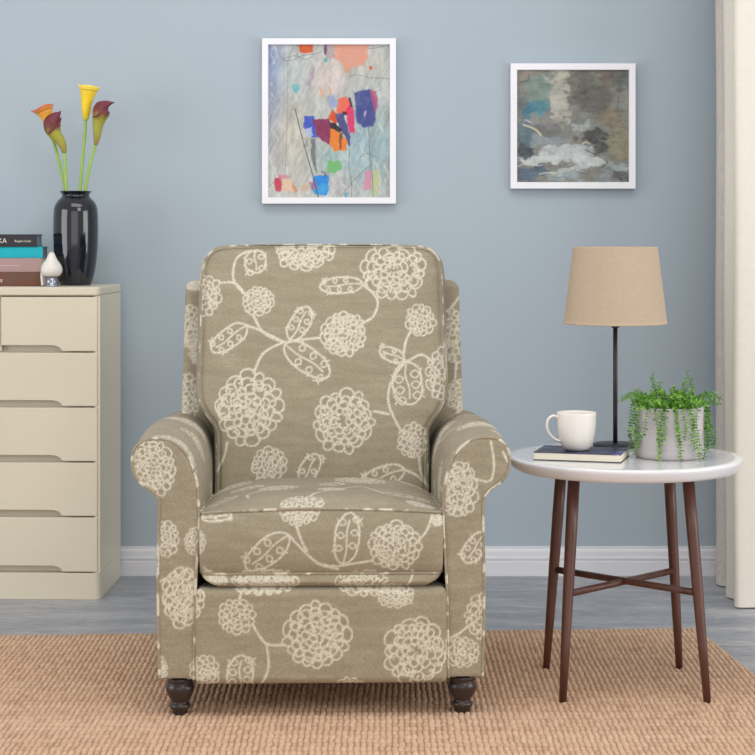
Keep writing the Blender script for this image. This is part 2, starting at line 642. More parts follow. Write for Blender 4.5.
for bx in (-0.35, 0.5):
    mb = MB(); mb.box(bx - 0.01, bx + 0.01, -0.1, 0.3, -0.012, 0.0)
    mb.build('bracket', M['frame_white'], rod, smooth=False)


# ------------------------------------------------------------------ paintings
def poly_mask(X, Y, pts, soft, seed=0, wob=6):
    """soft polygon mask with painterly edges; X, Y in painting units"""
    Xw = X + wob * (vnoise(X / 22, Y / 22, seed + 1, 3) - 0.5) * 2
    Yw = Y + wob * (vnoise(X / 22, Y / 22, seed + 2, 3) - 0.5) * 2
    inside = np.zeros(X.shape, bool)
    dist = np.full(X.shape, 1e9)
    n = len(pts)
    for i in range(n):
        (x0, y0), (x1, y1) = pts[i], pts[(i + 1) % n]
        c = ((y0 > Yw) != (y1 > Yw)) & (Xw < (x1 - x0) * (Yw - y0) / (y1 - y0 + 1e-9) + x0)
        inside ^= c
        dx, dy = x1 - x0, y1 - y0
        t = np.clip(((Xw - x0) * dx + (Yw - y0) * dy) / (dx * dx + dy * dy + 1e-9), 0, 1)
        dist = np.minimum(dist, np.hypot(Xw - x0 - t * dx, Yw - y0 - t * dy))
    sd = np.where(inside, dist, -dist)
    return np.clip(sd / soft + 0.5, 0, 1)


def line_mask(X, Y, pts, r, soft=2.0, curve=True):
    p = spline(pts, 6) if curve else np.array(pts, float)
    D = np.full(X.shape, 1e9)
    for (x0, y0), (x1, y1) in zip(p[:-1], p[1:]):
        dx, dy = x1 - x0, y1 - y0
        t = np.clip(((X - x0) * dx + (Y - y0) * dy) / (dx * dx + dy * dy + 1e-9), 0, 1)
        D = np.minimum(D, np.hypot(X - x0 - t * dx, Y - y0 - t * dy))
    return np.clip((r - D) / soft + 0.5, 0, 1)


def over(col, mask, c, op=1.0):
    m = (mask * op)[..., None]
    return col * (1 - m) + np.array(c, float) * m


def painting_one(nx=230, ny=290):
    X, Y = np.meshgrid(np.linspace(78, 585, nx), np.linspace(62, 700, ny), indexing='ij')
    n1, n2, n3 = vnoise(X / 90, Y / 130, 1, 4), vnoise(X / 40, Y / 70, 2, 4), vnoise(X / 14, Y / 20, 3, 3)
    col = np.zeros(X.shape + (3,)) + np.array((178, 180, 176.0))
    g = lambda cx, cy, sx, sy: np.exp(-((X - cx) / sx) ** 2 - ((Y - cy) / sy) ** 2)
    for cx, cy, sx, sy, c, o in ((85, 170, 55, 170, (132, 148, 190), 0.95), (100, 380, 45, 160, (160, 164, 190), 0.6), (200, 200, 90, 110, (168, 184, 186), 0.7),
                                 (180, 450, 90, 170, (185, 181, 168), 0.9), (520, 480, 110, 170, (152, 176, 178), 0.9), (330, 200, 80, 90, (200, 186, 180), 0.8),
                                 (470, 560, 90, 90, (158, 180, 188), 0.8), (380, 640, 60, 60, (180, 178, 180), 0.8), (500, 150, 80, 70, (186, 186, 178), 0.8),
                                 (450, 450, 60, 120, (150, 176, 184), 0.8), (340, 540, 70, 60, (150, 178, 176), 0.8)):
        col = over(col, np.clip(g(cx, cy, sx, sy) * (0.7 + 0.6 * n2), 0, 1), c, o)
    dg = vnoise((X + Y * 0.5) / 10, (Y - X * 0.5) / 55, 4, 3) - 0.5
    vt = vnoise(X / 12, Y / 90, 5, 3) - 0.5
    col += ((n1 - 0.5) * 22 + (n2 - 0.5) * 24 + (n3 - 0.5) * 18 + dg * 34 + vt * 26)[..., None] * np.array((1.0, 1.0, 0.95))
    col = over(col, np.clip((vnoise((X - Y * 0.4) / 16, Y / 45, 6, 3) - 0.6) * 8, 0, 1), (208, 206, 202), 0.55)
    S = [([(350, 50), (500, 50), (490, 120), (470, 150), (425, 160), (400, 185), (380, 140), (355, 120)], (216, 150, 128), 10, 0.95),
         ([(300, 50), (350, 50), (352, 120), (318, 120)], (168, 140, 146), 10, 0.6),
         ([(203, 50), (266, 50), (264, 88), (240, 98), (212, 92)], (206, 84, 36), 3, 1),
         ([(308, 60), (322, 60), (320, 110), (310, 106)], (86, 64, 96), 4, 0.8),
         ([(310, 120), (325, 122), (322, 140), (312, 138)], (60, 160, 180), 3, 0.9),
         ([(180, 228), (205, 232), (206, 255), (190, 266), (180, 258)], (104, 176, 188), 3, 0.9),
         ([(262, 160), (272, 160), (255, 230), (243, 236)], (170, 130, 170), 5, 0.7),
         ([(290, 235), (305, 240), (312, 285), (296, 270)], (220, 160, 135), 4, 0.8),
         ([(330, 235), (340, 235), (345, 265), (334, 268)], (220, 150, 120), 4, 0.7),
         ([(500, 152), (512, 154), (510, 166), (500, 166)], (206, 84, 50), 2, 1),
         ([(385, 160), (415, 160), (412, 182), (392, 182)], (188, 160, 110), 6, 0.6),
         ([(325, 280), (350, 270), (370, 300), (362, 325), (330, 330)], (140, 156, 196), 6, 0.8),
         ([(370, 290), (405, 278), (425, 300), (420, 345), (395, 350), (365, 345)], (226, 104, 80), 4, 0.95),
         ([(440, 262), (470, 250), (500, 252), (528, 290), (525, 370), (512, 402), (470, 405), (448, 385), (440, 320)], (64, 72, 134), 7, 0.95),
         ([(505, 250), (530, 262), (536, 320), (522, 345), (508, 300)], (176, 84, 122), 4, 0.85),
         ([(478, 338), (488, 336), (486, 360), (478, 358)], (190, 170, 200), 2, 0.9),
         ([(404, 335), (420, 305), (438, 350), (436, 430), (420, 430), (406, 380)], (214, 52, 100), 3, 0.95),
         ([(228, 358), (268, 358), (274, 380), (282, 445), (262, 450), (250, 430), (226, 410)], (62, 84, 184), 3, 0.97),
         ([(235, 412), (262, 408), (268, 442), (240, 448)], (178, 186, 214), 4, 0.95),
         ([(262, 372), (330, 376), (342, 400), (334, 478), (300, 460), (280, 430)], (132, 48, 84), 3, 0.97),
         ([(330, 370), (346, 330), (360, 350), (375, 385), (352, 392)], (208, 78, 34), 3, 0.97),
         ([(358, 352), (392, 345), (410, 400), (422, 470), (412, 486), (392, 440), (372, 400)], (76, 76, 128), 3, 0.97),
         ([(335, 385), (358, 385), (386, 418), (376, 432), (340, 412)], (42, 34, 44), 2, 0.97),
         ([(336, 414), (384, 428), (408, 470), (404, 506), (352, 504), (334, 480)], (228, 124, 44), 3, 0.97),
         ([(376, 430), (386, 430), (382, 502), (374, 500)], (110, 70, 60), 2, 0.9),
         ([(386, 340), (402, 340), (402, 358), (386, 358)], (40, 30, 50), 2, 0.95),
         ([(412, 285), (422, 284), (428, 325), (418, 320)], (50, 40, 70), 2, 0.9),
         ([(252, 452), (274, 452), (280, 600), (262, 560)], (112, 116, 118), 2, 0.97),
         ([(322, 548), (382, 542), (382, 582), (350, 596), (322, 590)], (112, 178, 112), 3, 0.97),
         ([(272, 608), (330, 604), (330, 672), (318, 690), (268, 684), (260, 655)], (44, 132, 214), 3, 0.97),
         ([(262, 655), (300, 640), (330, 650), (325, 682), (270, 686)], (70, 170, 220), 3, 0.6),
         ([(250, 630), (278, 632), (284, 660), (258, 668)], (180, 110, 130), 3, 0.8),
         ([(106, 616), (134, 618), (132, 676), (108, 670)], (192, 60, 84), 3, 0.95),
         ([(118, 602), (160, 606), (172, 618), (120, 618)], (206, 120, 140), 5, 0.7),
         ([(136, 618), (176, 622), (184, 672), (138, 674)], (222, 186, 160), 3, 0.95),
         ([(178, 640), (200, 668), (190, 680), (180, 664)], (200, 130, 70), 3, 0.8),
         ([(210, 650), (246, 640), (244, 676), (216, 672)], (206, 160, 130), 6, 0.6),
         ([(482, 592), (510, 588), (512, 664), (474, 668), (470, 640)], (206, 140, 160), 5, 0.9),
         ([(512, 590), (540, 572), (544, 660), (520, 700), (510, 700)], (190, 196, 140), 5, 0.75),
         ([(396, 680), (408, 680), (408, 700), (396, 700)], (70, 150, 180), 4, 0.7)]
    for i, (pts, c, soft, op) in enumerate(S):
        col = over(col, poly_mask(X, Y, pts, soft + 1.5, 20 + i, 7) * (0.72 + 0.5 * vnoise(X / 16, Y / 24, 90 + i, 3)).clip(0, 1), c, op)
    ink = (70, 70, 78)
    for pts, r, op in (([(115, 70), (135, 120), (180, 128), (215, 110), (280, 100), (300, 92)], 1.0, 0.6), ([(150, 120), (190, 108), (230, 124), (262, 112)], 1.0, 0.5),
                       ([(160, 130), (158, 350), (150, 590)], 0.9, 0.45), ([(190, 330), (225, 470), (262, 600), (288, 700)], 1.9, 0.8),
                       ([(222, 448), (240, 470), (222, 486), (246, 482)], 1.0, 0.6), ([(496, 400), (500, 520), (510, 600), (516, 700)], 1.2, 0.6),
                       ([(510, 560), (450, 610), (376, 700)], 1.0, 0.6), ([(418, 500), (414, 570), (426, 640), (424, 700)], 1.3, 0.55),
                       ([(415, 196), (450, 188), (500, 200), (578, 204)], 1.0, 0.55), ([(92, 350), (86, 420), (98, 470), (84, 510)], 0.9, 0.4),
                       ([(80, 655), (110, 625)], 1.0, 0.6), ([(460, 530), (490, 515), (520, 530)], 1.3, 0.5), ([(540, 230), (552, 245), (520, 262)], 0.9, 0.5),
                       ([(495, 80), (530, 76), (562, 68)], 0.9, 0.6), ([(300, 590), (318, 600), (312, 612)], 2.5, 0.7)):
        col = over(col, line_mask(X, Y, pts, r), ink, op)
    return X, Y, np.clip(col, 0, 255)


def painting_two(nx=220, ny=220):
    X, Y = np.meshgrid(np.linspace(85, 648, nx), np.linspace(98, 665, ny), indexing='ij')
    wx, wy = vnoise(X / 70, Y / 70, 31, 4) - 0.5, vnoise(X / 70, Y / 70, 32, 4) - 0.5
    wx2, wy2 = vnoise(X / 22, Y / 16, 33, 4) - 0.5, vnoise(X / 26, Y / 14, 34, 4) - 0.5
    Xw, Yw = X + 110 * wx + 60 * wx2, Y + 80 * wy + 34 * wy2
    col = np.zeros(X.shape + (3,)) + np.array((128, 128, 122.0))
    B = [(120, 120, 50, 30, (156, 144, 134), 0.9), (190, 200, 80, 80, (122, 142, 134), 0.95), (190, 280, 60, 45, (84, 132, 144), 0.95), (140, 320, 40, 40, (62, 112, 134), 0.8),
         (100, 280, 30, 50, (100, 108, 112), 0.8), (290, 130, 40, 45, (178, 176, 160), 0.95), (300, 260, 42, 110, (178, 176, 166), 0.95), (400, 160, 70, 60, (110, 108, 100), 0.9),
         (470, 250, 110, 70, (94, 92, 88), 0.9), (550, 140, 70, 60, (112, 102, 92), 0.9), (620, 160, 40, 60, (92, 96, 90), 0.8), (570, 330, 60, 60, (128, 118, 98), 0.95),
         (600, 460, 70, 90, (136, 130, 110), 0.95), (410, 370, 70, 22, (158, 164, 164), 0.95), (370, 330, 50, 30, (126, 128, 122), 0.7), (120, 420, 70, 60, (90, 112, 124), 0.8),
         (240, 400, 60, 40, (112, 112, 112), 0.85), (110, 500, 60, 40, (70, 78, 86), 0.9), (230, 460, 110, 25, (140, 152, 156), 0.8), (470, 440, 70, 35, (72, 72, 72), 0.97),
         (500, 500, 70, 26, (78, 80, 80), 0.9), (340, 520, 110, 40, (186, 192, 192), 0.97), (200, 545, 110, 22, (190, 196, 194), 0.97), (440, 570, 100, 30, (190, 196, 196), 0.97),
         (150, 620, 90, 34, (88, 104, 120), 0.97), (600, 590, 60, 25, (150, 164, 166), 0.9), (560, 640, 90, 25, (134, 144, 146), 0.8), (620, 640, 34, 30, (84, 84, 86), 0.95),
         (320, 640, 100, 18, (148, 164, 172), 0.8), (330, 610, 80, 14, (184, 190, 188), 0.8)]
    for i, (cx, cy, sx, sy, c, o) in enumerate(B):
        r = ((Xw - cx) / sx) ** 2 + ((Yw - cy) / sy) ** 2
        m = 1 / (1 + np.exp(7 * (r - 0.95)))
        col = over(col, m * (0.8 + 0.3 * vnoise(X / 18, Y / 18, 50 + i, 3)).clip(0, 1), c, o)
    st = vnoise(X / 60, Y / 9, 77, 4) - 0.5
    fine = vnoise(X / 9, Y / 9, 78, 3) - 0.5
    col += (st * 22 + fine * 16 + (vnoise(X / 35, Y / 30, 79, 4) - 0.5) * 34)[..., None]
    for pts, r, c, o in (([(120, 375), (150, 385), (185, 402), (205, 425)], 5, (206, 196, 164), 0.85), ([(105, 160), (140, 150), (150, 120)], 2, (70, 66, 62), 0.7),
                         ([(415, 470), (430, 462), (450, 470)], 4, (190, 186, 170), 0.7), ([(130, 350), (155, 362)], 3, (190, 200, 206), 0.8),
                         ([(90, 585), (140, 565), (185, 580), (215, 576)], 2.5, (205, 210, 212), 0.7), ([(200, 622), (250, 615), (275, 620)], 3.5, (200, 200, 190), 0.8),
                         ([(430, 500), (480, 525), (540, 560), (510, 590)], 3, (70, 72, 76), 0.7), ([(600, 230), (590, 300), (610, 330)], 2, (76, 78, 74), 0.5)):
        col = over(col, line_mask(X, Y, pts, r, 3), c, o)
    return X, Y, np.clip(col, 0, 255)


def picture(name, label, x0, x1, z0, z1, fw, art, mat):
    """frame box from x0..x1, z0..z1 on the back wall"""
    cx, cz = (x0 + x1) / 2, (z0 + z1) / 2
    root = thing(name, label, 'picture', (cx, 0, cz))
    hw, hh, d0, d1 = (x1 - x0) / 2, (z1 - z0) / 2, -0.030, -0.003
    m = MB()
    O = [(-hw, -hh), (hw, -hh), (hw, hh), (-hw, hh)]
    I = [(-hw + fw, -hh + fw), (hw - fw, -hh + fw), (hw - fw, hh - fw), (-hw + fw, hh - fw)]
    ring = [[(x, d1, z) for x, z in O], [(x, d0, z) for x, z in O], [(x, d0, z) for x, z in I], [(x, d1, z) for x, z in I]]
    m.grid(np.array(ring), cu=True, cv=True)
    m.build('frame', M['frame_white'], root, smooth=False, bevel=0.0015, segs=2)
    X, Y, col = art()
    iw, ih = hw - fw + 0.001, hh - fw + 0.001
    U = (X - X.min()) / (X.max() - X.min()) * 2 - 1
    V = 1 - (Y - Y.min()) / (Y.max() - Y.min()) * 2
    P = np.stack([U * iw, np.full(U.shape, -0.020), V * ih], -1)
    m = MB(); m.grid(P, flip=True)
    lc = lin(col).reshape(-1, 3)
    m.build('canvas', mat, root, color=np.concatenate([lc, np.ones((len(lc), 1))], 1))
    m = MB(); m.box(-iw, iw, -0.018, -0.001, -ih, ih)
    m.build('backing_board', M['backing'], root, smooth=False)


picture('framed_painting', 'tall white-framed abstract painting with blue, orange and pink patches above the armchair',
        -0.3575, 0.0575, 1.1535, 1.6655, 0.0195, painting_one, mat_attr_paint('mixed_paint'))
picture('framed_painting', 'smaller square white-framed painting of grey and teal clouds above the lamp',
        0.4115, 0.7985, 1.200, 1.588, 0.0205, painting_two, mat_attr_paint('cloudy_paint'))


# ------------------------------------------------------------------ armchair
def armchair():
    root = thing('armchair', 'beige armchair with cream floral print, rolled arms and dark turned feet on the rug', 'armchair',
                 (-0.1228, -DIST + 3.90, 0.0), 0.028)
    fab, pip = M['fabric'], M['piping']
    r_ = random.Random(7)
    S = 456.0
    # --- print shared by the flat front faces (units of 1/456 m)
    F = Print(110, 420, 535, 700, seed=3)
    fl = [(394.5, 545, 27, 24), (300, 512, 20, 11), (263, 580, 36, 11), (363, 582, 29, 11), (237, 614, 19, 18), (317, 633, 34, 34), (205, 670, 15, 18),
          (415, 650, 31, 35), (350, 690, 17, 14), (396, 595, 19, 11), (152, 468, 24, 28), (166, 537, 14, 19), (184, 595, 20, 32), (196, 540, 10, 14),
          (458, 489, 19, 29), (484, 616, 18, 24), (462, 652, 18, 15), (160, 668, 8, 14), (212, 577, 14, 6), (438, 520, 6, 5)]
    for a in fl:
        F.flower(*a)
    for a in ((289, 533, 247, 567, 25), (343, 563, 351, 512, 24), (240, 692, 243, 653, 26), (486, 533, 465, 562, 20), (202, 516, 232, 514, 9), (202, 578, 212, 570, 8)):
        F.leaf(*a)
    for a in ([(289, 533), (305, 550), (320, 563), (338, 568)], [(296, 522), (301, 537), (307, 549)], [(318, 562), (335, 565), (355, 562), (373, 559)],
              [(432, 515), (426, 530), (417, 540)], [(412, 570), (415, 586)], [(253, 622), (266, 641), (285, 643)], [(267, 643), (269, 665), (262, 682)],
              [(242, 590), (240, 597)], [(491, 442), (494, 464), (490, 481), (472, 478)], [(446, 640), (458, 634), (468, 626)], [(160, 580), (172, 575)],
              [(508, 462), (503, 452)], [(205, 566), (215, 575)]):
        F.line(a)

    def front_uv(x, z):
        return 321.5 + x * S, 234 + (1.06 - z) * S

    # --- print of the back cushion (units of the cushion's own plane)
    K = Print(185, 215, 465, 500, seed=5)
    for a in ((204, 295, 19, 22), (259.5, 301, 16, 15), (251, 405, 33, 36), (343, 333, 23, 22), (394, 270, 33, 30), (305, 250, 31, 20), (419.5, 321, 15, 16),
              (441, 374, 17, 27), (343, 417, 30, 30), (272, 458, 17, 16), (410.5, 437, 15, 17)):
        K.flower(*a)
    for a in ((256, 250, 257, 273, 21), (363, 284, 320, 287, 16), (291, 339, 309, 307, 19), (248, 325, 214, 350, 19), (286, 343, 329, 374, 24), (403, 359, 379, 349, 13),
              (405, 361, 409, 402, 29), (303, 475, 318, 449, 17), (402, 464, 360, 478, 19)):
        K.leaf(*a)
    for a in ([(244, 293), (234, 279), (236, 260), (246, 252), (256, 251)], [(220, 283), (235, 283), (246, 294)], [(255, 316), (265, 332), (285, 341), (300, 339), (320, 337)],
              [(248, 325), (262, 330), (285, 341)], [(285, 341), (265, 352), (256, 371)], [(362, 284), (377, 299), (373, 316), (361, 323)], [(409, 332), (404, 344), (404, 360), (420, 354), (432, 362)],
              [(404, 360), (390, 380), (387, 400), (396, 422), (402, 430)], [(373, 408), (387, 411)], [(416, 452), (418, 468), (426, 482)], [(261, 471), (254, 481)],
              [(231, 438), (228, 452), (221, 466)], [(298, 475), (312, 473), (330, 478)], [(365, 283), (372, 275)], [(402, 464), (414, 470), (424, 480)]):
        K.line(a)

    # --- print for arms, outer back and cushion tops (a repeat drawn once)
    R = Print(-20, -20, 420, 420, seed=9)
    for a in ((40, 60, 28, 26), (130, 30, 20, 20), (210, 90, 30, 28), (320, 50, 26, 24), (90, 150, 22, 22), (170, 200, 32, 30), (290, 180, 24, 24), (370, 140, 22, 22),
              (50, 260, 30, 28), (140, 320, 24, 24), (240, 300, 30, 28), (340, 270, 30, 28), (60, 370, 22, 22), (210, 385, 22, 20), (320, 370, 26, 24)):
        R.flower(*a)
    for a in ((80, 95, 110, 70, 20), (150, 120, 160, 160, 20), (250, 140, 280, 120, 18), (100, 210, 120, 250, 20), (230, 230, 262, 250, 20), (10, 160, 30, 200, 20), (180, 350, 200, 325, 18),
              (290, 330, 300, 300, 18), (380, 220, 400, 190, 18), (250, 20, 280, 10, 14)):
        R.leaf(*a)
    for a in ([(60, 80), (100, 110), (150, 120), (190, 105)], [(150, 120), (120, 140), (100, 150)], [(170, 170), (200, 150), (250, 140), (280, 165)], [(90, 172), (90, 200), (60, 232)],
              [(170, 230), (160, 280), (145, 300)], [(200, 220), (230, 230), (240, 272)], [(310, 200), (330, 220), (340, 245)], [(265, 300), (290, 330), (320, 350)], [(345, 60), (370, 90), (370, 118)]):
        R.line(a)

    def rep(u, v):
        return R.at(np.mod(u, 400), np.mod(v, 400))

    # ---------- arms
    outer = [(159, 678), (158, 640), (157.3, 580), (158.3, 515), (158.3, 502), (155.5, 495.5), (149.5, 489.5), (141, 483.5), (135, 476), (132, 466), (131.8, 456), (134.5, 447), (141, 440), (150, 436.8)]
    top = [(160, 436.2), (171, 439), (181, 445), (189.5, 454.5), (195.5, 468), (199.5, 486), (201, 514)]
    inner = [(200.5, 540), (197.5, 586), (196.5, 640), (196, 678)]
    loop = outer + top + inner
    xz = np.array([((x - 321.5) / S, 1.06 - (y - 234) / S) for x, y in loop])
    sp = spline(xz, 10)
    tg = np.gradient(sp, axis=0)
    tg /= np.linalg.norm(tg, axis=1)[:, None]
    sp = sp + np.stack([tg[:, 1], -tg[:, 0]], -1) * 0.0034          # the piping is the outermost line
    zmin = sp[:, 1].min()
    itop = int(np.argmax(sp[:, 1]))
    left_c, right_c = sp[:itop + 1], sp[itop:][::-1]
    ztop = sp[itop, 1]

    def arm(side):
        """side -1: the photo's left arm, +1 its mirror"""
        rt = bpy.data.objects.new('arm', None)
        COL.objects.link(rt)
        rt.parent = root
        # front panel
        nz, nx = 240, 84
        a = np.linspace(0, PI / 2, nz)
        zz = zmin + 0.004 + (ztop - zmin - 0.005) * np.sin(a) ** 1.0
        P = np.zeros((nz, nx, 3))
        tt = np.linspace(-1, 1, nx)
        for i, z in enumerate(zz):
            k = np.argsort(left_c[:, 1], kind='stable')
            xl = np.interp(z, left_c[k, 1], left_c[k, 0])
            k = np.argsort(right_c[:, 1], kind='stable')
            xr = np.interp(z, right_c[k, 1], right_c[k, 0])
            xx = xl + (xr - xl) * (tt + 1) / 2
            e = np.minimum((xx - xl), (xr - xx))
            e = np.minimum(e, min(z - zmin, ztop - z))
            q = np.clip(e / 0.012, 0, 1)
            P[i, :, 0] = xx * (-side)
            P[i, :, 1] = -0.007 * np.sqrt(1 - (1 - q) ** 2) + 0.001
            P[i, :, 2] = z
        A = F.at(*front_uv(P[..., 0], P[..., 2]))
        m = MB(); m.grid(P, A, flip=(side > 0))
        # body surface swept back
        loopc, t = resample(sp, 420, False)
        ys = np.concatenate([[0.0, 0.004], np.linspace(0.012, 0.74, 150)])
        Q = np.zeros((len(ys), len(loopc), 3))
        for i, y in enumerate(ys):
            g = 0.0 if y > 0.01 else (0.01 - y) * 0.25
            cxz = np.array([-0.36 + 0.02, 0.45])
            Q[i, :, 0] = (loopc[:, 0] + (cxz[0] - loopc[:, 0]) * g) * (-side)
            bl = math.sin(PI * min(y / 0.72, 1)) * np.clip((loopc[:, 1] - 0.48) / 0.10, 0, 1)
            Q[i, :, 0] += side * 0.010 * bl * np.clip((-0.30 - loopc[:, 0]) / 0.06, 0, 1)
            Q[i, :, 1] = y
            Q[i, :, 2] = loopc[:, 1] + (0.009 * math.sin(PI * min(y / 0.72, 1)) - 0.018 * y / 0.74) * np.clip((loopc[:, 1] - 0.42) / 0.15, 0, 1)
        UU, VV = np.meshgrid(ys, t, indexing='ij')
        m.grid(Q, rep(VV * 450 + (30 if side > 0 else 160), UU * 450 + (60 if side > 0 else 250)), flip=(side < 0))
        # back and underside
        m.prism([(x * (-side), z - 0.013 * min(max((z - 0.42) / 0.15, 0), 1)) for x, z in (sp[::6] if side > 0 else sp[::-6])], 0.735, 0.741)
        m.build('arm_upholstery', fab, rt, attr=True)
        m = MB(); x0, x1 = sorted((-side * sp[0, 0], -side * sp[-1, 0])); m.box(x0 + 0.003, x1 - 0.003, 0.01, 0.735, zmin - 0.002, zmin + 0.02)
        m.build('underside', M['piping'], rt, smooth=False)
        m = MB()
        pts = np.stack([sp[:, 0] * (-side), np.full(len(sp), -0.0025), sp[:, 1]], -1)
        m.tube(pts, 0.0034, 8)
        m.build('piping', pip, rt)

    arm(-1)
    arm(1)

    # ---------- outer back (wings), leaning
    def yb(z):                                   # front surface of the outer back
        return 0.66 + (z - 0.45) * 0.27
    hwz = lambda z: 0.3645 - (z - 0.62) * 0.012
    zt, zb = 0.938, 0.12
    nz, nx = 230, 230
    zz = np.linspace(zb, zt, nz)
    tt = np.linspace(-1, 1, nx)
    P = np.zeros((nz, nx, 3))
    W = Print(150, 230, 500, 440, seed=12)
    for a in ((453, 336, 14, 29), (458, 394, 13, 16), (187, 326, 14, 22), (188, 395, 14, 22), (194, 285, 12, 5), (196, 350, 6, 14)):
        W.flower(*a)
    W.line([(448, 312), (455, 304), (462, 295)]); W.line([(456, 362), (454, 380)]); W.line([(450, 420), (458, 408)])
    for i, z in enumerate(zz):
        hw = hwz(z)
        e1 = zt - z
        cr = 0.025
        cut = 0 if e1 > cr else cr - math.sqrt(max(cr * cr - (cr - e1) ** 2, 0))
        x = tt * (hw - cut)
        e = np.minimum((1 - np.abs(tt)) * hw, e1)
        q = np.clip(e / 0.02, 0, 1)
        P[i] = np.stack([x, yb(z) + 0.02 * (1 - np.sqrt(1 - (1 - q) ** 2)), np.full(nx, z)], -1)
    A = W.at(322 + P[..., 0] * 383, 234 + (1.06 - P[..., 2]) * 383)
    m = MB(); m.grid(P, A)
    rim = np.concatenate([P[:, 0], P[-1, 1:], P[::-1, -1][1:]])
    rim = rim[::2]
    back = rim.copy(); back[:, 1] += 0.10
    mid = rim.copy(); mid[:, 1] += 0.006
    st = np.stack([rim, mid] + [mid + (back - mid) * k for k in np.linspace(0.1, 1, 12)], 1)
    L = np.arange(len(rim))[:, None] * 2.0
    m.grid(st, rep(L + 0 * st[..., 0], st[..., 1] * 450), flip=False)
    PB = P[::6, ::6].copy(); PB[..., 1] = np.array([yb(z) for z in zz[::6]])[:, None] + 0.12
    m.grid(PB, rep(PB[..., 0] * 450 + 200, PB[..., 2] * 450), flip=True)
    m.build('outer_back', fab, root, attr=True)

    # ---------- back cushion
    zt, zb = 1.0315, 0.405

    def yc(z):
        return 0.445 + (z - 0.45) * 0.345
    out_c = [(0.0, zt), (0.15, zt - 0.001), (0.245, zt - 0.004), (0.275, zt - 0.010), (0.296, zt - 0.028), (0.3055, zt - 0.055), (0.3085, zt - 0.11), (0.309, 0.80),
             (0.310, 0.70), (0.309, 0.66), (0.303, 0.638), (0.288, 0.612), (0.273, 0.592), (0.263, 0.565), (0.262, 0.50), (0.262, zb)]
    oc = spline(out_c, 12) * [0.985, 1]
    ofine = spline(out_c, 60) * [0.985, 1]
    nz, nx = 330, 330
    b = np.linspace(0, 1, nz)
    zz = zt - (zt - zb) * (b ** 1.0) * (1 - 0.6 * (1 - b) ** 6)
    k = np.argsort(oc[:, 1], kind='stable')
    P = np.zeros((nz, nx, 3)); E = np.zeros((nz, nx))
    ol = np.concatenate([ofine, ofine * [-1, 1]])
    tt = np.linspace(-1, 1, nx)
    for i, z in enumerate(zz):
        hw = max(np.interp(z, oc[k, 1], oc[k, 0]), 0.0) if i else 0.18
        x = tt * hw
        P[i] = np.stack([x, np.full(nx, yc(z)), np.full(nx, z)], -1)
        E[i] = np.sqrt(((x[:, None] - ol[None, :, 0]) ** 2 + (z - ol[None, :, 1]) ** 2).min(1))
    q = np.clip(E / 0.035, 0, 1)
    vv = (P[..., 2] - zb) / (zt - zb)
    P[..., 1] += 0.009 * np.exp(-((E - 0.0080) / 0.0032) ** 2)
    P[..., 1] -= 0.022 * np.sqrt(1 - (1 - q) ** 2) + 0.035 * (1 - (P[..., 0] / 0.32) ** 2) * np.sin(np.clip(vv, 0, 1) * PI) ** 0.7 - 0.015
    A = K.at(322.5 + P[..., 0] * 394.5, 245 + (zt - P[..., 2]) / 0.002496)
    m = MB(); m.grid(P, A, flip=True)
    rl, tl = resample(np.concatenate([oc[::-1] * [-1, 1], oc[1:]]), 460)
    ks = np.linspace(0, 1, 26)
    st = np.zeros((len(rl), 26, 3))
    for j, kk in enumerate(ks):
        bul = 1 + 0.045 * math.sin(min(kk * 1.6, 1) * PI / 2)
        st[:, j, 0] = rl[:, 0] * bul
        st[:, j, 2] = rl[:, 1] + 0.004 * math.sin(kk * PI) - 0.014 * kk
        st[:, j, 1] = 0.445 + (rl[:, 1] - 0.45) * 0.345 + 0.015 + kk * 0.13
    m.grid(st, rep(tl[:, None] * 450 + 60, ks[None, :] * 60 + 20 + 0 * tl[:, None]), flip=False)
    m.build('back_cushion', fab, root, attr=True)
    bc = root.children[-1] if False else None
    pts = np.stack([rl[:, 0], 0.445 + (rl[:, 1] - 0.45) * 0.345 + 0.013, rl[:, 1]], -1)
    m = MB(); m.tube(pts, 0.0036, 8)
    m.build('back_piping', pip, root)

    # ---------- seat cushion (top, front, lower lip)
    top_y = np.linspace(0.50, 0.004, 90)
    prof_t = [(y, 0.449) for y in top_y]
    fz = np.linspace(0.4485, 0.3195, 66)
    prof_f = [(-0.004 - 0.016 * math.sin(PI * (0.4485 - z) / 0.129) ** 0.6, z) for z in fz]
    ll = np.linspace(0, 1, 26)[1:]
    prof_l = [(-0.004 - 0.008 * math.sin(PI * k * 0.75) + 0.03 * max(0, k - 0.55) ** 1.6 * 2.2, 0.3185 - 0.033 * k) for k in ll]
    prof_b = [(y, 0.284) for y in np.linspace(0.04, 0.5, 12)]
    pr = np.array(prof_t + prof_f + prof_l + prof_b)
    n_t, n_f, n_l = len(prof_t), len(prof_f), len(prof_l)
    nx = 260
    tt = np.linspace(-1, 1, nx)
    W2 = 0.2665
    P = np.zeros((nx, len(pr), 3)); A = np.zeros((nx, len(pr)))
    T = Print(-130, -15, 130, 240, seed=15)
    for a in ((-43, 95, 20, 22), (40, 160, 26, 26), (-18, 6, 22, 12), (10, 70, 14, 16), (100, 190, 22, 22), (-95, 170, 22, 22), (95, 20, 14, 10)):
        T.flower(*a)
    for a in ((58, 55, 105, 60, 24), (0, 110, 20, 130, 20), (-115, 20, -85, 70, 18), (-90, 110, -60, 130, 18)):
        T.leaf(*a)
    for a in ([(-60, 80), (-72, 60), (-70, 30)], [(20, 80), (40, 100), (58, 60)], [(-10, 20), (0, 45), (8, 60)]):
        T.line(a)
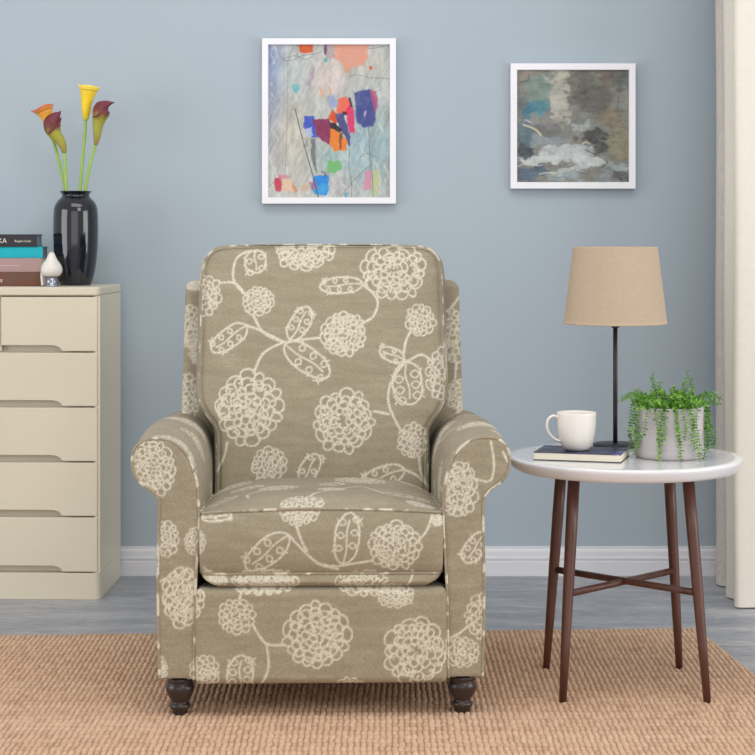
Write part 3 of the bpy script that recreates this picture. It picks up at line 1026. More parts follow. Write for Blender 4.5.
    for i, t in enumerate(tt):
        at_ = abs(t)
        rr = 0.022
        dd = max(0.0, at_ * W2 - (W2 - rr))
        inset = rr - math.sqrt(max(rr * rr - dd * dd, 0))
        y, z = pr[:, 0].copy(), pr[:, 1].copy()
        s = np.clip(y[:n_t] / 0.5, 0, 1)
        z[:n_t] += 0.012 * (1 - t * t) * (1 - s) ** 2 + 0.026 * (1 - at_ ** 2.6) * (1 - (1 - np.clip(s / 0.16, 0, 1)) ** 2) * (1 - 0.3 * s) - 0.03 * at_ ** 7 * s
        wf = (1 - t * t) * 0.009
        fr = slice(n_t, n_t + n_f)
        z[fr] += wf * (z[fr] - 0.3195) / 0.129
        y[fr] += inset * 0.55
        sl = slice(n_t + n_f, n_t + n_f + n_l)
        y[sl] += inset * 1.4
        z[sl] += 0.9 * inset * (0.3185 - z[sl]) / 0.033
        y[:n_t] += inset * 0.55 * (1 - s)
        x = t * W2 + 0 * y
        lipk = np.clip((0.3185 - z) / 0.033, 0, 1)
        P[i] = np.stack([x * (1 - 0.105 * lipk ** 1.5), y, z], -1)
        u, v = front_uv(x, z)
        A[i] = F.at(u, v)
        A[i, :n_t] = T.at(x[:n_t] * 430, y[:n_t] * 430)
    m = MB(); m.grid(P, A, flip=True)
    for i in (0, -1):
        cap = P[i]
        c0 = cap.mean(0)
        m.add(np.vstack([cap, c0]), [((j, j + 1, len(cap)) if i == 0 else (j + 1, j, len(cap))) for j in range(len(cap) - 1)])
    m.build('seat_cushion', fab, root, attr=True)
    m = MB()
    p = P[:, n_t, :].copy(); p[:, 1] -= 0.002; p[:, 2] += 0.001
    m.tube(p, 0.0032, 8)
    # side run of the welt, along the arms
    for i in (0, -1):
        q = P[i, :n_t, :][::3].copy()
        m.tube(q, 0.0035, 6)
    p = P[:, n_t + n_f, :].copy(); p[:, 1] -= 0.001
    m.tube(p, 0.0030, 8)
    m.build('seat_piping', pip, root)

    # ---------- footrest panel under the seat
    zt, zb, hw = 0.286, 0.0755, 0.2775
    nz, nx = 110, 260
    zz = zb + (zt - zb) * (1 - np.cos(np.linspace(0, PI, nz))) / 2
    tt = np.sin(np.linspace(-PI / 2, PI / 2, nx)) * 0.35 + np.linspace(-1, 1, nx) * 0.65
    P = np.zeros((nz, nx, 3))
    for i, z in enumerate(zz):
        e1 = min(z - zb, zt - z)
        cr = 0.018
        cut = 0 if e1 > cr else cr - math.sqrt(max(cr * cr - (cr - e1) ** 2, 0))
        h = hw - cut
        e = np.minimum((1 - np.abs(tt)) * h, e1)
        q = np.clip(e / 0.018, 0, 1)
        P[i] = np.stack([tt * h, 0.006 - 0.020 * np.sqrt(1 - (1 - q) ** 2), np.full(nx, z)], -1)
    m = MB(); m.grid(P, F.at(*front_uv(P[..., 0], P[..., 2])))
    rim = np.concatenate([P[:, 0], P[-1, 1:], P[::-1, -1][1:], P[0, ::-1][1:-1]])
    b2 = rim.copy(); b2[:, 1] = 0.055
    m.grid(np.stack([rim, b2], 1), cu=True)
    PB = P[::8, ::8].copy(); PB[..., 1] = 0.055
    m.grid(PB, flip=True)
    m.build('footrest', fab, root, attr=True)

    # ---------- inner base box behind the footrest, feet
    m = MB(); m.box(-0.26, 0.26, 0.07, 0.66, 0.11, 0.283)
    m.build('seat_base', pip, root, smooth=False)
    pf = [(0.0, 0), (0.0160, 0), (0.0170, 0.004), (0.0170, 0.012), (0.0195, 0.015), (0.0238, 0.019), (0.0240, 0.024), (0.0200, 0.028), (0.0180, 0.030), (0.0215, 0.036),
          (0.0275, 0.046), (0.0315, 0.057), (0.0320, 0.065), (0.0285, 0.073), (0.0270, 0.075), (0.0290, 0.077), (0.0290, 0.088), (0.0, 0.088)]
    m0 = None
    for (x, y) in ((-0.3115, 0.034), (0.3115, 0.034), (-0.3115, 0.68), (0.3115, 0.68)):
        if m0 is None:
            m = MB(); m.lathe([(r, z - 0.002 + RUG * 0.9 * (1 - z / 0.088)) for r, z in pf], n=40)
            m0 = m.build('foot', M['dark_wood'], root)
            o = m0
        else:
            o = m0.copy(); COL.objects.link(o); o.parent = root
        o.location = (x, y, 0)


armchair()


# ------------------------------------------------------------------ dresser
def dresser():
    W, D, H = 0.5745, 0.345, 0.9065
    # origin at the photo-side front corner of the base
    root = thing('dresser', 'tall cream lacquered chest of drawers with scooped grips, standing against the blue wall', 'chest of drawers', (-0.8037, -DIST + 5.155, 0), -0.030)
    cr = M['cream']
    s = 345.3
    zz = lambda py: 1.06 - (py - 234) / s

    def rounded(x0, x1, y0, y1, z0, z1, r=0.014, n=6):
        """plan with rounded front corners"""
        pts = [(x0, y1), (x1, y1)][::-1]
        pl = [(x1, y1), (x0, y1)]
        for k in range(n + 1):
            a = PI + PI / 2 * k / n
            pl.append((x0 + r + r * math.cos(a), y0 + r + r * math.sin(a)))
        for k in range(n + 1):
            a = 1.5 * PI + PI / 2 * k / n
            pl.append((x1 - r + r * math.cos(a), y0 + r + r * math.sin(a)))
        m = MB(); k = len(pl)
        m.add([(x, y, z0) for x, y in pl] + [(x, y, z1) for x, y in pl],
              [tuple(range(k - 1, -1, -1)), tuple(range(k, 2 * k))] + [(i, (i + 1) % k, (i + 1) % k + k, i + k) for i in range(k)])
        return m

    rounded(-W, 0, -0.004, D, zz(295.7), H).build('top', cr, root, smooth=False, bevel=0.005)
    rounded(-W, 0, 0, D, 0.0, zz(573.3)).build('plinth', cr, root, smooth=False, bevel=0.002)
    m = MB()
    z0, z1 = zz(573.3), zz(295.7)
    m.box(-0.018, 0.0, 0.004, D, z0, z1)
    m.box(-W, -W + 0.018, 0.004, D, z0, z1)
    m.box(-W + 0.018, -0.018, D - 0.01, D, z0, z1)
    m.box(-W + 0.018, -0.018, 0.030, 0.045, z0, z1)
    m.box(-W / 2 - 0.010, -W / 2 - 0.002, 0.014, 0.030, zz(351), z1)
    m.build('carcass', cr, root, smooth=False, bevel=0.0015, segs=2)
    xr, xc = -0.008, -W / 2 - 0.006
    g, lift, ra, rb = 0.0018, 0.0165, (51 - 1) / s, (64 - 1) / s

    def ramp(sign):
        pts = []
        for k in range(9):
            t = k / 8
            x = xc + sign * (ra + (rb - ra) * t)
            h = lift * (0.5 + 0.5 * math.cos(PI * min(t * 1.0, 1)))
            h = lift * math.sqrt(max(0, 1 - t ** 2.2))
            pts.append((x, h))
        return pts

    rows = [(297, 351.3), (352.8, 406.3), (407.8, 461.3), (462.8, 516.2), (517.7, 572)]
    for i, (ya, yb) in enumerate(rows):
        zt, zb = zz(ya), zz(yb)
        if i == 0:
            for sg in (1, -1):
                edge = xr if sg > 0 else -W - xr
                pl = [(xc + sg * (g + 0.003), zb + lift)] + [(x, zb + h) for x, h in ramp(sg)] + [(edge, zb), (edge, zt), (xc + sg * (g + 0.003), zt)]
                if sg < 0:
                    pl = pl[::-1]
                m = MB(); m.prism(pl, 0.0, 0.019)
                o = m.build('drawer', cr, root, smooth=False, bevel=0.002, segs=2)
        else:
            pl = [(-W - xr, zb)] + [(x, zb + h) for x, h in ramp(-1)][::-1] + [(x, zb + h) for x, h in ramp(1)] + [(xr, zb), (xr, zt), (-W - xr, zt)]
            m = MB(); m.prism(pl, 0.0, 0.019)
            m.build('drawer', cr, root, smooth=False, bevel=0.002, segs=2)
    return root


dresser()
TOP = 0.9065


def px(x, d):
    return (x - 377.5) * d / FPX


def pz(y, d):
    return EYE - (y - 234) * d / FPX


# ------------------------------------------------------------------ books on the dresser
def text_mesh(body, size, loc, parent, name, mat, rot=(PI / 2, 0, 0), extrude=0.0003):
    cu = bpy.data.curves.new(name, 'FONT')
    cu.body = body
    cu.size = size
    cu.extrude = extrude
    cu.materials.append(mat)
    t_ = bpy.data.objects.new(name + '_curve', cu)
    me = bpy.data.meshes.new_from_object(t_)
    bpy.data.objects.remove(t_)
    me.name = name
    o = bpy.data.objects.new(name, me)
    COL.objects.link(o)
    o.parent = parent
    o.location = loc
    o.rotation_euler = rot
    return o


def book(name, label, x0, x1, y0, y1, z0, z1, cover, pages, rz=0.0, group=None, spine='front', th=0.0025):
    """spine runs along the front (y0); boards overhang the page block at the ends"""
    cx, cy = (x0 + x1) / 2, (y0 + y1) / 2
    root = thing(name, label, 'book', (cx, cy, z0), rz, group)
    hx, hy, h = (x1 - x0) / 2, (y1 - y0) / 2, z1 - z0
    m = MB()
    m.box(-hx, hx, -hy, hy, 0, th)
    m.box(-hx, hx, -hy, hy, h - th, h)
    if spine == 'front':
        m.box(-hx, hx, -hy, -hy + th, th, h - th)
    else:
        m.box(-hx, hx, hy - th, hy, th, h - th)
    m.build('cover', cover, root, smooth=False, bevel=0.0006, segs=2)
    m = MB()
    if spine == 'front':
        m.box(-hx + 0.003, hx - 0.003, -hy + th, hy - 0.003, th, h - th)
    else:
        m.box(-hx + 0.002, hx - 0.002, -hy + 0.002, hy - th, th, h - th)
    m.build('page_block', pages, root, smooth=False)
    return root


DS = 5.24
yf = -DIST + DS
mauve = Mat('mauve_book_cloth', 0.6, 0.3)
mauve.color(mauve.ramp(mauve.noise(7, 2), [(0.35, (168, 145, 133)), (0.65, (170, 141, 139))]))
brown = Mat('brown_book_cloth', 0.6, 0.3)
brown.color(brown.ramp(brown.noise(9, 2), [(0.45, (122, 72, 58)), (0.75, (100, 82, 66))]))
zb0 = TOP
hs = [0.0415, 0.0410, 0.0335, 0.0365]
zs = [zb0]
for h in hs:
    zs.append(zs[-1] + h)
b1 = book('book', 'brown book at the bottom of the stack on the dresser', px(41.5, DS) - 0.235, px(41.5, DS), yf, yf + 0.16, zs[0], zs[1], brown.m, M['pages'])
b2 = book('book', 'mauve book with a thin pale line on its spine, lying on the brown book', px(41.5, DS) - 0.24, px(41.5, DS), yf + 0.002, yf + 0.162, zs[1], zs[2], mauve.m, M['pages'])
b3 = book('book', 'bright turquoise book between the mauve and the black book', px(38, DS) - 0.23, px(38, DS), yf + 0.003, yf + 0.155, zs[2], zs[3],
          plain('turquoise_cover', (0, 170, 184), 0.45, 0.4, 4, 20), M['grey_pages'], 0.0)
b4 = book('book', 'black book with pale title lettering on top of the stack', px(33.5, DS) - 0.22, px(33.5, DS), yf - 0.002, yf + 0.15, zs[3], zs[4],
          plain('black_cover', (44, 42, 50), 0.45, 0.4, 4, 20), M['grey_pages'], 0.0)
b3.rotation_euler.z = 0.075
b4.rotation_euler.z = 0.08
b3.location.x += 0.006
b4.location.x += 0.004
text_mesh('KA', 0.020, (0.110 - 0.115, -0.0765, 0.0110), b4, 'title_lettering', M['lettering'])
text_mesh('Bogdan Cook', 0.0085, (0.110 - 0.066, -0.0765, 0.0140), b4, 'author_lettering', M['lettering'])
text_mesh('ng', 0.013, (0.1175 - 0.127, -0.0805, 0.0145), b1, 'title_lettering', M['lettering'])
mb = MB(); mb.box(-0.12 + 0.06, 0.12 - 0.066, -0.0808, -0.080, 0.0185, 0.0202)
mb.build('spine_line', plain('pale_spine_line', (206, 190, 184), 0.6, 0.3, 2), b2, smooth=False)

# ------------------------------------------------------------------ figurine
fx, fd = px(51.6, 5.21), 5.21
fig = thing('figurine', 'small white rounded ceramic figurine on a silver foot, beside the book stack', 'figurine', (fx, -DIST + fd, TOP))
s = 341.6
mb = MB()
mb.lathe([(0.0, 0.101), (0.004, 0.1005), (0.0075, 0.098), (0.0105, 0.092), (0.0135, 0.085), (0.018, 0.076), (0.0245, 0.068), (0.0295, 0.059), (0.0315, 0.050),
          (0.0305, 0.042), (0.0265, 0.0345), (0.020, 0.030), (0.010, 0.0285), (0.0, 0.028)], n=40)
mb.build('body', M['bird_white'], fig)
mb = MB()
mb.lathe([(0.0, 0.0), (0.023, 0.0), (0.0235, 0.002), (0.021, 0.005), (0.0185, 0.008), (0.0175, 0.014), (0.018, 0.0305), (0.0, 0.0305)], n=36)
mb.build('foot', M['silver'], fig)
mb = MB()
mb.tube(spline([(-0.026, 0.004, 0.052), (-0.0285, 0.002, 0.036), (-0.0275, 0.0, 0.018), (-0.0265, -0.001, 0.003)], 6), [0.004] * 6 + [0.0045] * 7 + [0.004] * 6, 10)
mb.build('tail', M['bird_white'], fig)

# ------------------------------------------------------------------ vase and callas
vd = 5.34
vx = px(75.7, vd)
vy = -DIST + vd
vs = FPX / vd
vase = thing('vase', 'tall black glazed vase holding four calla lilies on the dresser', 'vase', (vx, vy, TOP))
prof = []
raw = [(284.6, 14.5), (283.5, 15.8), (279, 17.3), (270, 19.3), (258, 21), (245, 22), (232, 22.4), (220, 22.3), (210, 21.8), (205, 20.6), (201, 18.3), (198, 15.5), (196, 13.8), (194.5, 13.6), (192.5, 14.8), (191, 16.2)]
rr = spline([(r / vs, (284.8 - y) / vs) for y, r in raw], 5)
outer_p = [(0.0, 0.0)] + [tuple(p) for p in rr]
top_r, top_z = outer_p[-1]
inner_p = [(top_r - 0.003, top_z + 0.001), (top_r - 0.007, top_z - 0.004), (13.6 / vs - 0.005, top_z - 0.012), (18 / vs - 0.005, top_z - 0.035), (0.055, top_z - 0.07), (0.05, 0.02), (0.0, 0.012)]
mb = MB(); mb.lathe(outer_p + inner_p, n=72)
mb.build('vessel', M['vase'], vase)


def mat_calla(name, stops):
    m = Mat(name, 0.45, 0.35)
    a = m.attr('pattern').outputs['Fac']
    n = m.noise(90, 3, m.mapping((1, 1, 0.35)))
    f = m.math('ADD', a, m.math('MULTIPLY', m.math('SUBTRACT', n, 0.5), 0.25))
    m.color(m.ramp(f, stops))
    m.b.inputs['Subsurface Weight'].default_value = 0.05
    return m.m


yellow = mat_calla('yellow_spathe', [(0.0, (196, 196, 70)), (0.15, (238, 205, 50)), (0.6, (246, 208, 44)), (1.0, (250, 222, 90))])
orange = mat_calla('orange_spathe', [(0.0, (170, 160, 60)), (0.2, (232, 170, 50)), (0.6, (240, 176, 60)), (0.85, (230, 150, 70)), (1.0, (205, 104, 84))])
maroon = mat_calla('maroon_spathe', [(0.0, (146, 120, 66)), (0.22, (160, 158, 64)), (0.38, (160, 156, 62)), (0.5, (120, 70, 50)), (0.6, (108, 46, 54)), (0.8, (120, 54, 66)), (1.0, (92, 44, 56))])
stem_m = plain('calla_stem', (152, 188, 92), 0.5, 0.4, 8, 30)


def P3(x, y, off=0.0):
    """point at the vase's distance, from its height and sideways place beside the vase"""
    return ((x - 75.7) / vs, off, (284.8 - y) / vs)


def calla(label, stem, spine, mat, dy, rim=None, fold=None):
    root = thing('calla_lily', label, 'flower', (vx, vy, TOP), 0, 'calla lilies in the black vase')
    pts = spline([P3(x, y, o) for x, y, o in stem], 8)
    m = MB(); m.tube(pts, np.linspace(1.75, 1.5, len(pts)) / vs, 12)
    m.build('stem', stem_m, root)
    sp_ = spline([(*P3(x, y, dy), r / vs) for x, y, r in spine], 8)
    c, r = sp_[:, :3], np.maximum(sp_[:, 3], 0.0004)
    at = np.linspace(0, 1 if rim is None else 0.8, len(c))
    m = MB()
    if rim is None:
        m.tube(c, r, 24, attr=at)
        if fold:
            f = spline([P3(x, y, dy + o) for x, y, o in fold], 8)
            m.tube(f, 0.0022, 8, attr=np.linspace(0.7, 1.0, len(f)))
        m.build('spathe', mat, root, attr=True)
    else:
        m.tube(c, r, 40, caps=False, attr=at)
        # flared, wavy rim that runs out in a tip
        V = m.v[0].reshape(len(c), 40, 3)
        last = V[-1]
        cen = last.mean(0)
        tip = np.array(P3(rim[0], rim[1], dy - 0.004))
        dirt = tip - cen
        dl = np.linalg.norm(dirt)
        axis = (c[-1] - c[-4]) / np.linalg.norm(c[-1] - c[-4])
        rings = []
        for q, k in enumerate((0.35, 0.7, 1.0)):
            ring = []
            for j, p in enumerate(last):
                d = (p - cen) / (np.linalg.norm(p - cen) + 1e-9)
                al = max(0.0, float(np.dot(d, dirt / dl))) ** 5
                ext = rim[2] / vs * k
                pt = p + d * ext * (1 - al * 0.5) + (tip - p) * al * k + axis * (rim[3] / vs) * k * (1 - al) + np.array((0, 0, 0.0022 * math.sin(j * 0.47 + 1) * k * (1 - al)))
                ring.append(pt)
            rings.append(ring)
        G = np.array([last] + rings)
        m.grid(G, np.array([[0.8 + 0.2 * k / 3] * 40 for k in range(4)]), cv=True)
        m.build('spathe', mat, root, attr=True, solid=0.0012)
        sx, sy = spine[-1][0], spine[-1][1]
        m = MB(); m.tube([P3(spine[1][0], spine[1][1], dy), P3(sx, sy + 3, dy)], [0.004, 0.003], 10)
        m.build('spadix', yellow, root, attr=True)


calla('orange calla lily with a reddish pointed tip, lowest and outermost towards the books',
      [(70, 240, 0.01), (64.7, 190, 0.012), (60, 170, 0.012), (55.5, 150, 0.012), (51, 136, 0.012)],
      [(52, 138, 1.8), (50, 130, 3.4), (48, 123, 4.6), (46, 116, 6.0), (44, 111, 8.0)], orange, 0.012, rim=(28.0, 108.8, 3.0, 4.5))
calla('tallest calla lily, plain yellow with an open mouth',
      [(74, 240, 0.005), (79.6, 190, 0.008), (82, 160, 0.008), (84.3, 135, 0.008), (85.2, 119, 0.008)],
      [(85.2, 119.5, 2.2), (85.6, 112, 4.0), (86.0, 104, 5.0), (86.8, 97, 6.2), (87.8, 90.5, 8.4)], yellow, 0.008, rim=(100.2, 86.5, 2.2, 5.0))
calla('maroon calla lily in front of the orange one, its green neck bent downwards',
      [(70, 240, -0.01), (67, 190, -0.012), (66, 170, -0.012), (65, 152, -0.012)],
      [(65, 153, 2.0), (64, 147, 3.6), (60.5, 140, 5.0), (56, 134, 6.6), (53, 127.5, 8.3), (53.5, 121.5, 8.4), (57, 116, 4.8), (60, 113, 1.8), (61.6, 110.8, 0.3)], maroon, -0.012,
      fold=[(50, 134, -0.020), (55, 130, -0.024), (61, 124, -0.018), (62, 118, -0.006)])
calla('maroon calla lily whose pointed tip turns away from the others, beside the yellow one',
      [(80, 240, -0.008), (86, 190, -0.01), (89.5, 170, -0.01), (93, 155, -0.01), (96, 144, -0.01)],
      [(96, 145, 1.8), (97.5, 137, 3.6), (98.3, 127, 5.0), (99.5, 120, 6.6), (101.3, 113, 8.5), (103, 107.5, 7.8), (107, 104, 4.0), (111, 103, 1.8), (115, 102.3, 0.3)], maroon, -0.01,
      fold=[(94.5, 117, -0.020), (99, 116, -0.026), (105, 111, -0.022), (110, 106, -0.008)])


# ------------------------------------------------------------------ side table
TC, TX, TZ = 4.195, 0.5805, 0.5385
ty = -DIST + TC


def side_table():
    root = thing('side_table', 'round white gloss side table on four tapered walnut legs, standing on the rug', 'side table', (TX, ty, 0))
    R, t = 0.2755, 0.033
    prof = [(0.0, TZ - t), (R - 0.034, TZ - t), (R - 0.016, TZ - t + 0.003), (R - 0.0085, TZ - t + 0.010), (R - 0.0025, TZ - 0.012), (R - 0.0005, TZ - 0.008), (R, TZ - 0.004), (R - 0.001, TZ - 0.0012),
            (R - 0.003, TZ), (R - 0.02, TZ), (0.0, TZ)]
    m = MB(); m.lathe(prof, n=128)
    o = m.build('tabletop', M['table_white'], root)
    feet = [(0.418, 4.018), (0.744, 4.015), (0.735, 4.335), (0.411, 4.335)]
    tops = [(0.450, 4.075), (0.710, 4.07), (0.706, 4.315), (0.447, 4.315)]
    mids = []
    for (fx_, fd_), (tx_, td_) in zip(feet, tops):
        a = np.array([fx_ - TX, fd_ - TC, RUG + 0.001])
        b = np.array([tx_ - TX, td_ - TC, TZ - t + 0.001])
        ks = [0, 0.25, 0.5, 0.75, 1]
        pts = [a + (b - a) * k for k in ks]
        m = MB(); m.tube(pts, [0.0085, 0.0108, 0.0126, 0.0138, 0.0140], 24)
        m.build('leg', M['walnut'], root)
        k = 0.478
        mids.append(a + (b - a) * k)
    for i, j in ((0, 2), (1, 3)):
        m = MB(); off = np.array([0, 0, 0.0015 if i else -0.0015])
        m.tube([mids[i] + off, (mids[i] + mids[j]) / 2 + off, mids[j] + off], 0.0080, 20)
        m.build('stretcher', M['walnut'], root)


side_table()

# ------------------------------------------------------------------ book on the table
nb = Mat('night_purple_cover', 0.35, 0.4)
nf = nb.noise(16, 5, nb.mapping((1.0, 2.2, 1)), 0.65, 0.8)
nb.color(nb.ramp(nf, [(0.42, (30, 29, 42)), (0.53, (38, 37, 66)), (0.6, (74, 72, 138)), (0.7, (160, 158, 190))]))
bk = thing('book', 'hardcover book with a dark purple-blue cover lying flat under the white mug', 'book', (0.4760, -DIST + 4.146, TZ + 0.0002), -0.275)
BW, BD, BH = 0.202, 0.142, 0.0185
mb = MB(); mb.box(-BW / 2, BW / 2, -BD / 2, BD / 2, 0, 0.002)
mb.build('back_board', plain('dark_board', (40, 38, 50), 0.45, 0.4, 3), bk, smooth=False, bevel=0.0005, segs=2)
mb = MB(); mb.box(-BW / 2, BW / 2, -BD / 2, BD / 2, BH - 0.0014, BH)
mb.build('front_cover', nb.m, bk, smooth=False, bevel=0.0005, segs=2)
mb = MB(); mb.box(-BW / 2 + 0.001, BW / 2 - 0.001, -BD / 2 + 0.001, BD / 2 - 0.003, 0.002, BH - 0.0014)
mb.build('page_block', M['pages'], bk, smooth=False)

# ------------------------------------------------------------------ mug
md_ = 4.142
mug = thing('mug', 'plain white ceramic mug with a looped handle standing on the purple-blue book', 'mug', (px(576.6, md_), -DIST + md_, TZ + BH + 0.0004), 0)
g = 429.7
o_ = spline([(r / g, z / g) for r, z in ((8.5, 0), (11, 0.6), (14.2, 3.4), (16.7, 9), (18.3, 17), (19.2, 26), (19.6, 37.3))], 6)
prof = [(0.0, 0.001), (0.016, 0.001)] + [tuple(p) for p in o_] + [(19.4 / g, 37.8 / g), (18.9 / g, 37.4 / g)] + [(max(r - 0.0028, 0.001), z + 0.003) for r, z in o_[::-1][2:-2]] + [(0.0, 0.006)]
mb = MB(); mb.lathe(prof, n=64)
mb.build('cup', M['ceramic'], mug)
hp = spline([(-18.9, 33.0), (-23, 34.2), (-27.2, 32), (-29.6, 27), (-29.2, 21), (-26.2, 15), (-21.5, 10.6), (-16.3, 8.8)], 8)
mb = MB(); mb.tube([(x / g, 0, z / g) for x, z in hp], 2.9 / g, 14, squash=0.48)
mb.build('handle', M['ceramic'], mug)

# ------------------------------------------------------------------ lamp
ld = 4.367
lamp = thing('table_lamp', 'slim black table lamp with a tapered beige shade, standing behind the mug', 'lamp', (px(615.3, ld), -DIST + ld, TZ + 0.0002))
mb = MB(); mb.lathe([(0.0, 0), (0.054, 0), (0.055, 0.001), (0.055, 0.006), (0.053, 0.008), (0.006, 0.009), (0.0, 0.009)], n=64)
mb.build('base', M['black_metal'], lamp)
mb = MB(); mb.tube([(0, 0, 0.008), (0, 0, 0.16), (0, 0, 0.37)], 0.0056, 20)
mb.build('pole', M['black_metal'], lamp)
zsb, zst = 0.8395 - TZ, 1.0285 - TZ
mb = MB(); mb.lathe([(0.0, zsb - 0.012), (0.008, zsb - 0.010), (0.0115, zsb - 0.006), (0.0125, zsb), (0.0125, zsb + 0.05), (0.0, zsb + 0.05)], n=28)
mb.build('socket', M['black_metal'], lamp)
rb_, rt_ = 0.1262, 0.1030
mb = MB()
prof = [(rb_ - 0.0015, zsb + 0.001), (rb_, zsb), (rb_ + 0.0006, zsb + 0.001), (rb_ + 0.0006, zsb + 0.004), (rb_ - 0.0005, zsb + 0.0045)] + \
       [(rb_ + (rt_ - rb_) * k, zsb + (zst - zsb) * k) for k in np.linspace(0.04, 0.96, 12)] + \
       [(rt_ + 0.0008, zst - 0.0045), (rt_ + 0.0008, zst - 0.0005), (rt_, zst), (rt_ - 0.0015, zst - 0.0005)] + \
       [(rb_ - 0.0018 + (rt_ - rb_) * k, zsb + (zst - zsb) * k) for k in np.linspace(0.97, 0.02, 12)]
P = mb.lathe(prof + [prof[0]], n=96)
mb.build('lamp_shade', M['shade'], lamp)
mb = MB()
for k in range(3):
    a = k * 2 * PI / 3 + 0.4
    mb.tube([(0, 0, zsb + 0.05), (math.cos(a) * (rb_ - 0.008), math.sin(a) * (rb_ - 0.008), zsb + 0.05)], 0.0012, 6)
mb.build('shade_carrier', M['black_metal'], lamp)

# ------------------------------------------------------------------ potted trailing plant
pd_ = 4.163
plant = thing('potted_plant', 'trailing small-leaved green plant in a lilac-grey pot on the side table', 'plant', (px(669, pd_), -DIST + pd_, TZ + 0.0002))
PR, PH = 0.0800, 0.1195
prof = [(0.0, 0), (PR - 0.006, 0), (PR - 0.003, 0.0015), (PR - 0.001, 0.005)]
for k in range(1, 25):
    z = 0.005 + (PH - 0.008) * k / 24
    prof.append((PR + (0.0005 if k % 2 else -0.0003), z))
prof += [(PR, PH - 0.001), (PR - 0.001, PH), (PR - 0.005, PH), (PR - 0.006, PH - 0.001), (PR - 0.006, PH - 0.03)]
mb = MB(); mb.lathe(prof, n=96)
mb.build('pot', M['pot'], plant)
mb = MB(); mb.lathe([(0.0, PH - 0.012), (0.04, PH - 0.013), (PR - 0.0055, PH - 0.018)][::-1], n=48)
mb.build('soil', M['soil'], plant)

leafm = Mat('small_leaf_green', 0.45, 0.4)
lf = leafm.noise(55, 2)
leafm.color(leafm.mix(leafm.attr('pattern').outputs['Fac'], leafm.ramp(lf, [(0.3, (48, 98, 30)), (0.7, (84, 142, 46))]), leafm.ramp(lf, [(0.3, (124, 178, 62)), (0.7, (158, 208, 92))])))
leafm.b.inputs['Transmission Weight'].default_value = 0.0
leafm.b.inputs['Subsurface Weight'].default_value = 0.08
leafm = leafm.m
stemm = plain('young_stem_green', (110, 130, 62), 0.6, 0.3, 8, 40)
rng = np.random.RandomState(11)


def add_leaf(m, p, d, up, L, Wd, tone):
    d = d / (np.linalg.norm(d) + 1e-9)
    s_ = np.cross(d, up); s_ /= np.linalg.norm(s_) + 1e-9
    n_ = np.cross(s_, d)
    v = [p, p + d * L * 0.3 + s_ * Wd * 0.45 + n_ * Wd * 0.12, p + d * L * 0.7 + s_ * Wd * 0.42 + n_ * Wd * 0.1, p + d * L - n_ * Wd * 0.1,
         p + d * L * 0.7 - s_ * Wd * 0.42 + n_ * Wd * 0.1, p + d * L * 0.3 - s_ * Wd * 0.45 + n_ * Wd * 0.12, p + d * L * 0.5 - n_ * Wd * 0.08]
    m.add(v, [(0, 1, 6), (1, 2, 6), (2, 3, 6), (3, 4, 6), (4, 5, 6), (5, 0, 6)], [tone] * 7)


def strand(m, pts, step=0.0042, L=0.0092, Wd=0.0062, start=0.0):
    p, t = resample(spline(pts, 8), max(4, int(np.linalg.norm(np.diff(np.array(pts), axis=0), axis=1).sum() / step)))
    T = np.gradient(p, axis=0)
    T /= np.linalg.norm(T, axis=1)[:, None] + 1e-9
    m.tube(p, 0.0006, 5, attr=np.full(len(p), 0.4))
    ph = rng.rand() * 6
    for i in range(len(p)):
        if i / len(p) < start:
            continue
        for sg in (0, PI):
            a = ph + i * 1.5 + sg + rng.uniform(-0.4, 0.4)
            b = np.cross(T[i], [0.3, 0.5, 0.81]); b /= np.linalg.norm(b) + 1e-9
            c = np.cross(T[i], b)
            d = math.cos(a) * b + math.sin(a) * c + T[i] * 0.45
            f = 0.75 + 0.25 * rng.rand() - 0.35 * max(0, i / len(p) - 0.75)
            add_leaf(m, p[i], d, T[i] + rng.normal(0, 0.3, 3), L * f, Wd * f, rng.rand() ** 1.3)


# bushy crown: shoots rising and arching from the soil
crown = MB()
for k in range(115):
    a = rng.uniform(0, 2 * PI)
    r0 = (PR - 0.012) * math.sqrt(rng.rand())
    h = rng.uniform(0.016, 0.048)
    reach = rng.uniform(0.004, 0.032)
    if rng.rand() < 0.12:
        h += 0.012
    b0 = np.array([r0 * math.cos(a), r0 * math.sin(a), PH - 0.016])
    out = np.array([math.cos(a), math.sin(a), 0])
    side = rng.normal(0, 0.010, 3) * [1, 1, 0]
    pts = [b0, b0 + out * reach * 0.3 + side * 0.4 + [0, 0, h * 0.65], b0 + out * reach * 0.8 + side + [0, 0, h], b0 + out * reach * 1.25 + side * 1.4 + [0, 0, h * rng.uniform(0.75, 1.05)]]
    strand(crown, pts, 0.0048)
for bx, tx_, th in ((-0.032, -0.045, 0.070), (-0.028, -0.036, 0.078), (-0.040, -0.030, 0.060), (-0.015, -0.024, 0.055), (0.030, 0.040, 0.082), (0.032, 0.047, 0.066), (0.022, 0.032, 0.058), (0.036, 0.049, 0.050)):
    yy = rng.uniform(-0.03, 0.02)
    pts = [(bx * 0.8, yy, PH - 0.015), (bx, yy, PH + th * 0.4), (tx_, yy - 0.003, PH + th * 0.8), (tx_ + 0.001, yy - 0.004, PH + th)]
    strand(crown, pts, 0.0048, L=0.0092)
for ex, ez, dy in ((-0.118, 0.012, -0.01), (-0.108, 0.018, 0.02), (-0.100, 0.024, -0.02), (0.112, 0.026, -0.01), (0.124, 0.014, 0.01), (0.100, 0.018, -0.02), (0.118, 0.005, 0.0)):
    sg = 1 if ex > 0 else -1
    strand(crown, [(sg * 0.05, dy * 0.5, PH - 0.01), (sg * 0.07, dy, PH + 0.022), (ex * 0.88, dy, PH + ez + 0.006), (ex, dy, PH + ez)], 0.0048)
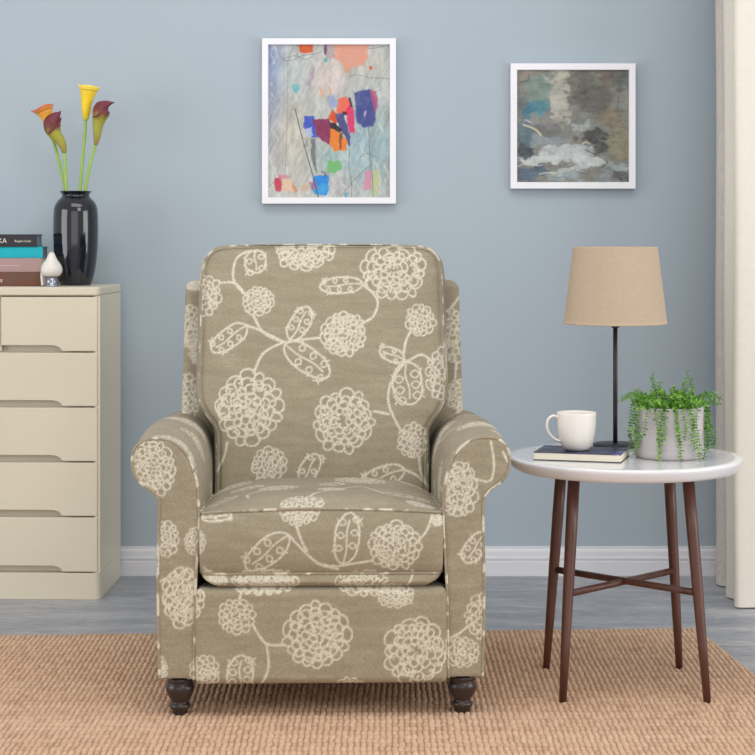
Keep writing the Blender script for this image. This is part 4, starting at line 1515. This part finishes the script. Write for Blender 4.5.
o = crown.build('foliage', leafm, plant, smooth=False, attr=True)

# trailing stems over the rim: (x at rim, x at end, z at end, angle side)
tr = [(-0.078, -0.093, 0.022, -0.012), (-0.084, -0.088, 0.040, 0.02), (-0.070, -0.079, 0.030, -0.03), (-0.075, -0.086, 0.012, -0.02), (-0.052, -0.075, 0.050, -0.03),
      (-0.028, -0.036, 0.004, -0.07), (-0.040, -0.034, 0.020, -0.065), (-0.018, -0.030, 0.040, -0.07), (0.000, 0.012, 0.001, -0.08), (0.004, 0.010, 0.035, -0.08),
      (0.018, 0.022, 0.052, -0.078), (0.032, 0.058, 0.001, -0.072), (0.030, 0.046, 0.030, -0.074), (0.050, 0.056, 0.012, -0.06), (0.080, 0.092, 0.030, -0.01),
      (0.090, 0.106, 0.048, 0.01), (0.086, 0.088, 0.016, -0.02), (0.084, 0.072, 0.004, -0.035), (0.092, 0.103, 0.028, -0.005)]
for (xr_, xe, ze, _y) in tr:
    xr2 = max(-PR, min(PR, xr_))
    yr = -math.sqrt(max(PR ** 2 - xr2 ** 2, 0.0002)) if _y < 0 else math.sqrt(max(PR ** 2 - xr2 ** 2, 0.0002))
    th = math.atan2(yr, xr2)
    ro = PR + 0.006
    rim_p = np.array([ro * math.cos(th), ro * math.sin(th), PH + 0.002])
    ins = np.array([0.045 * math.cos(th), 0.045 * math.sin(th), PH - 0.012])
    up_ = np.array([0.068 * math.cos(th), 0.068 * math.sin(th), PH + 0.012])
    xo, yo = xe, rim_p[1] - (0.004 if yr < 0 else -0.004)
    rad = math.hypot(xo, yo)
    if rad < PR + 0.006:
        yo = -math.sqrt(max((PR + 0.007) ** 2 - xo ** 2, 0)) if yr <= 0 else yo
    end = np.array([xo, yo, ze])
    m1 = rim_p + (end - rim_p) * 0.35 + np.array([rng.uniform(-0.004, 0.004), -0.002, 0])
    m2 = rim_p + (end - rim_p) * 0.7 + np.array([rng.uniform(-0.005, 0.005), -0.002, 0])
    for q in (m1, m2):
        rad = math.hypot(q[0], q[1])
        if rad < PR + 0.005:
            q[:2] *= (PR + 0.005) / rad
    m = MB()
    strand(m, [ins, up_, rim_p, m1, m2, end], 0.0062, L=0.0108, Wd=0.0080)
    m.build('trailing_stem', leafm, plant, smooth=False, attr=True)
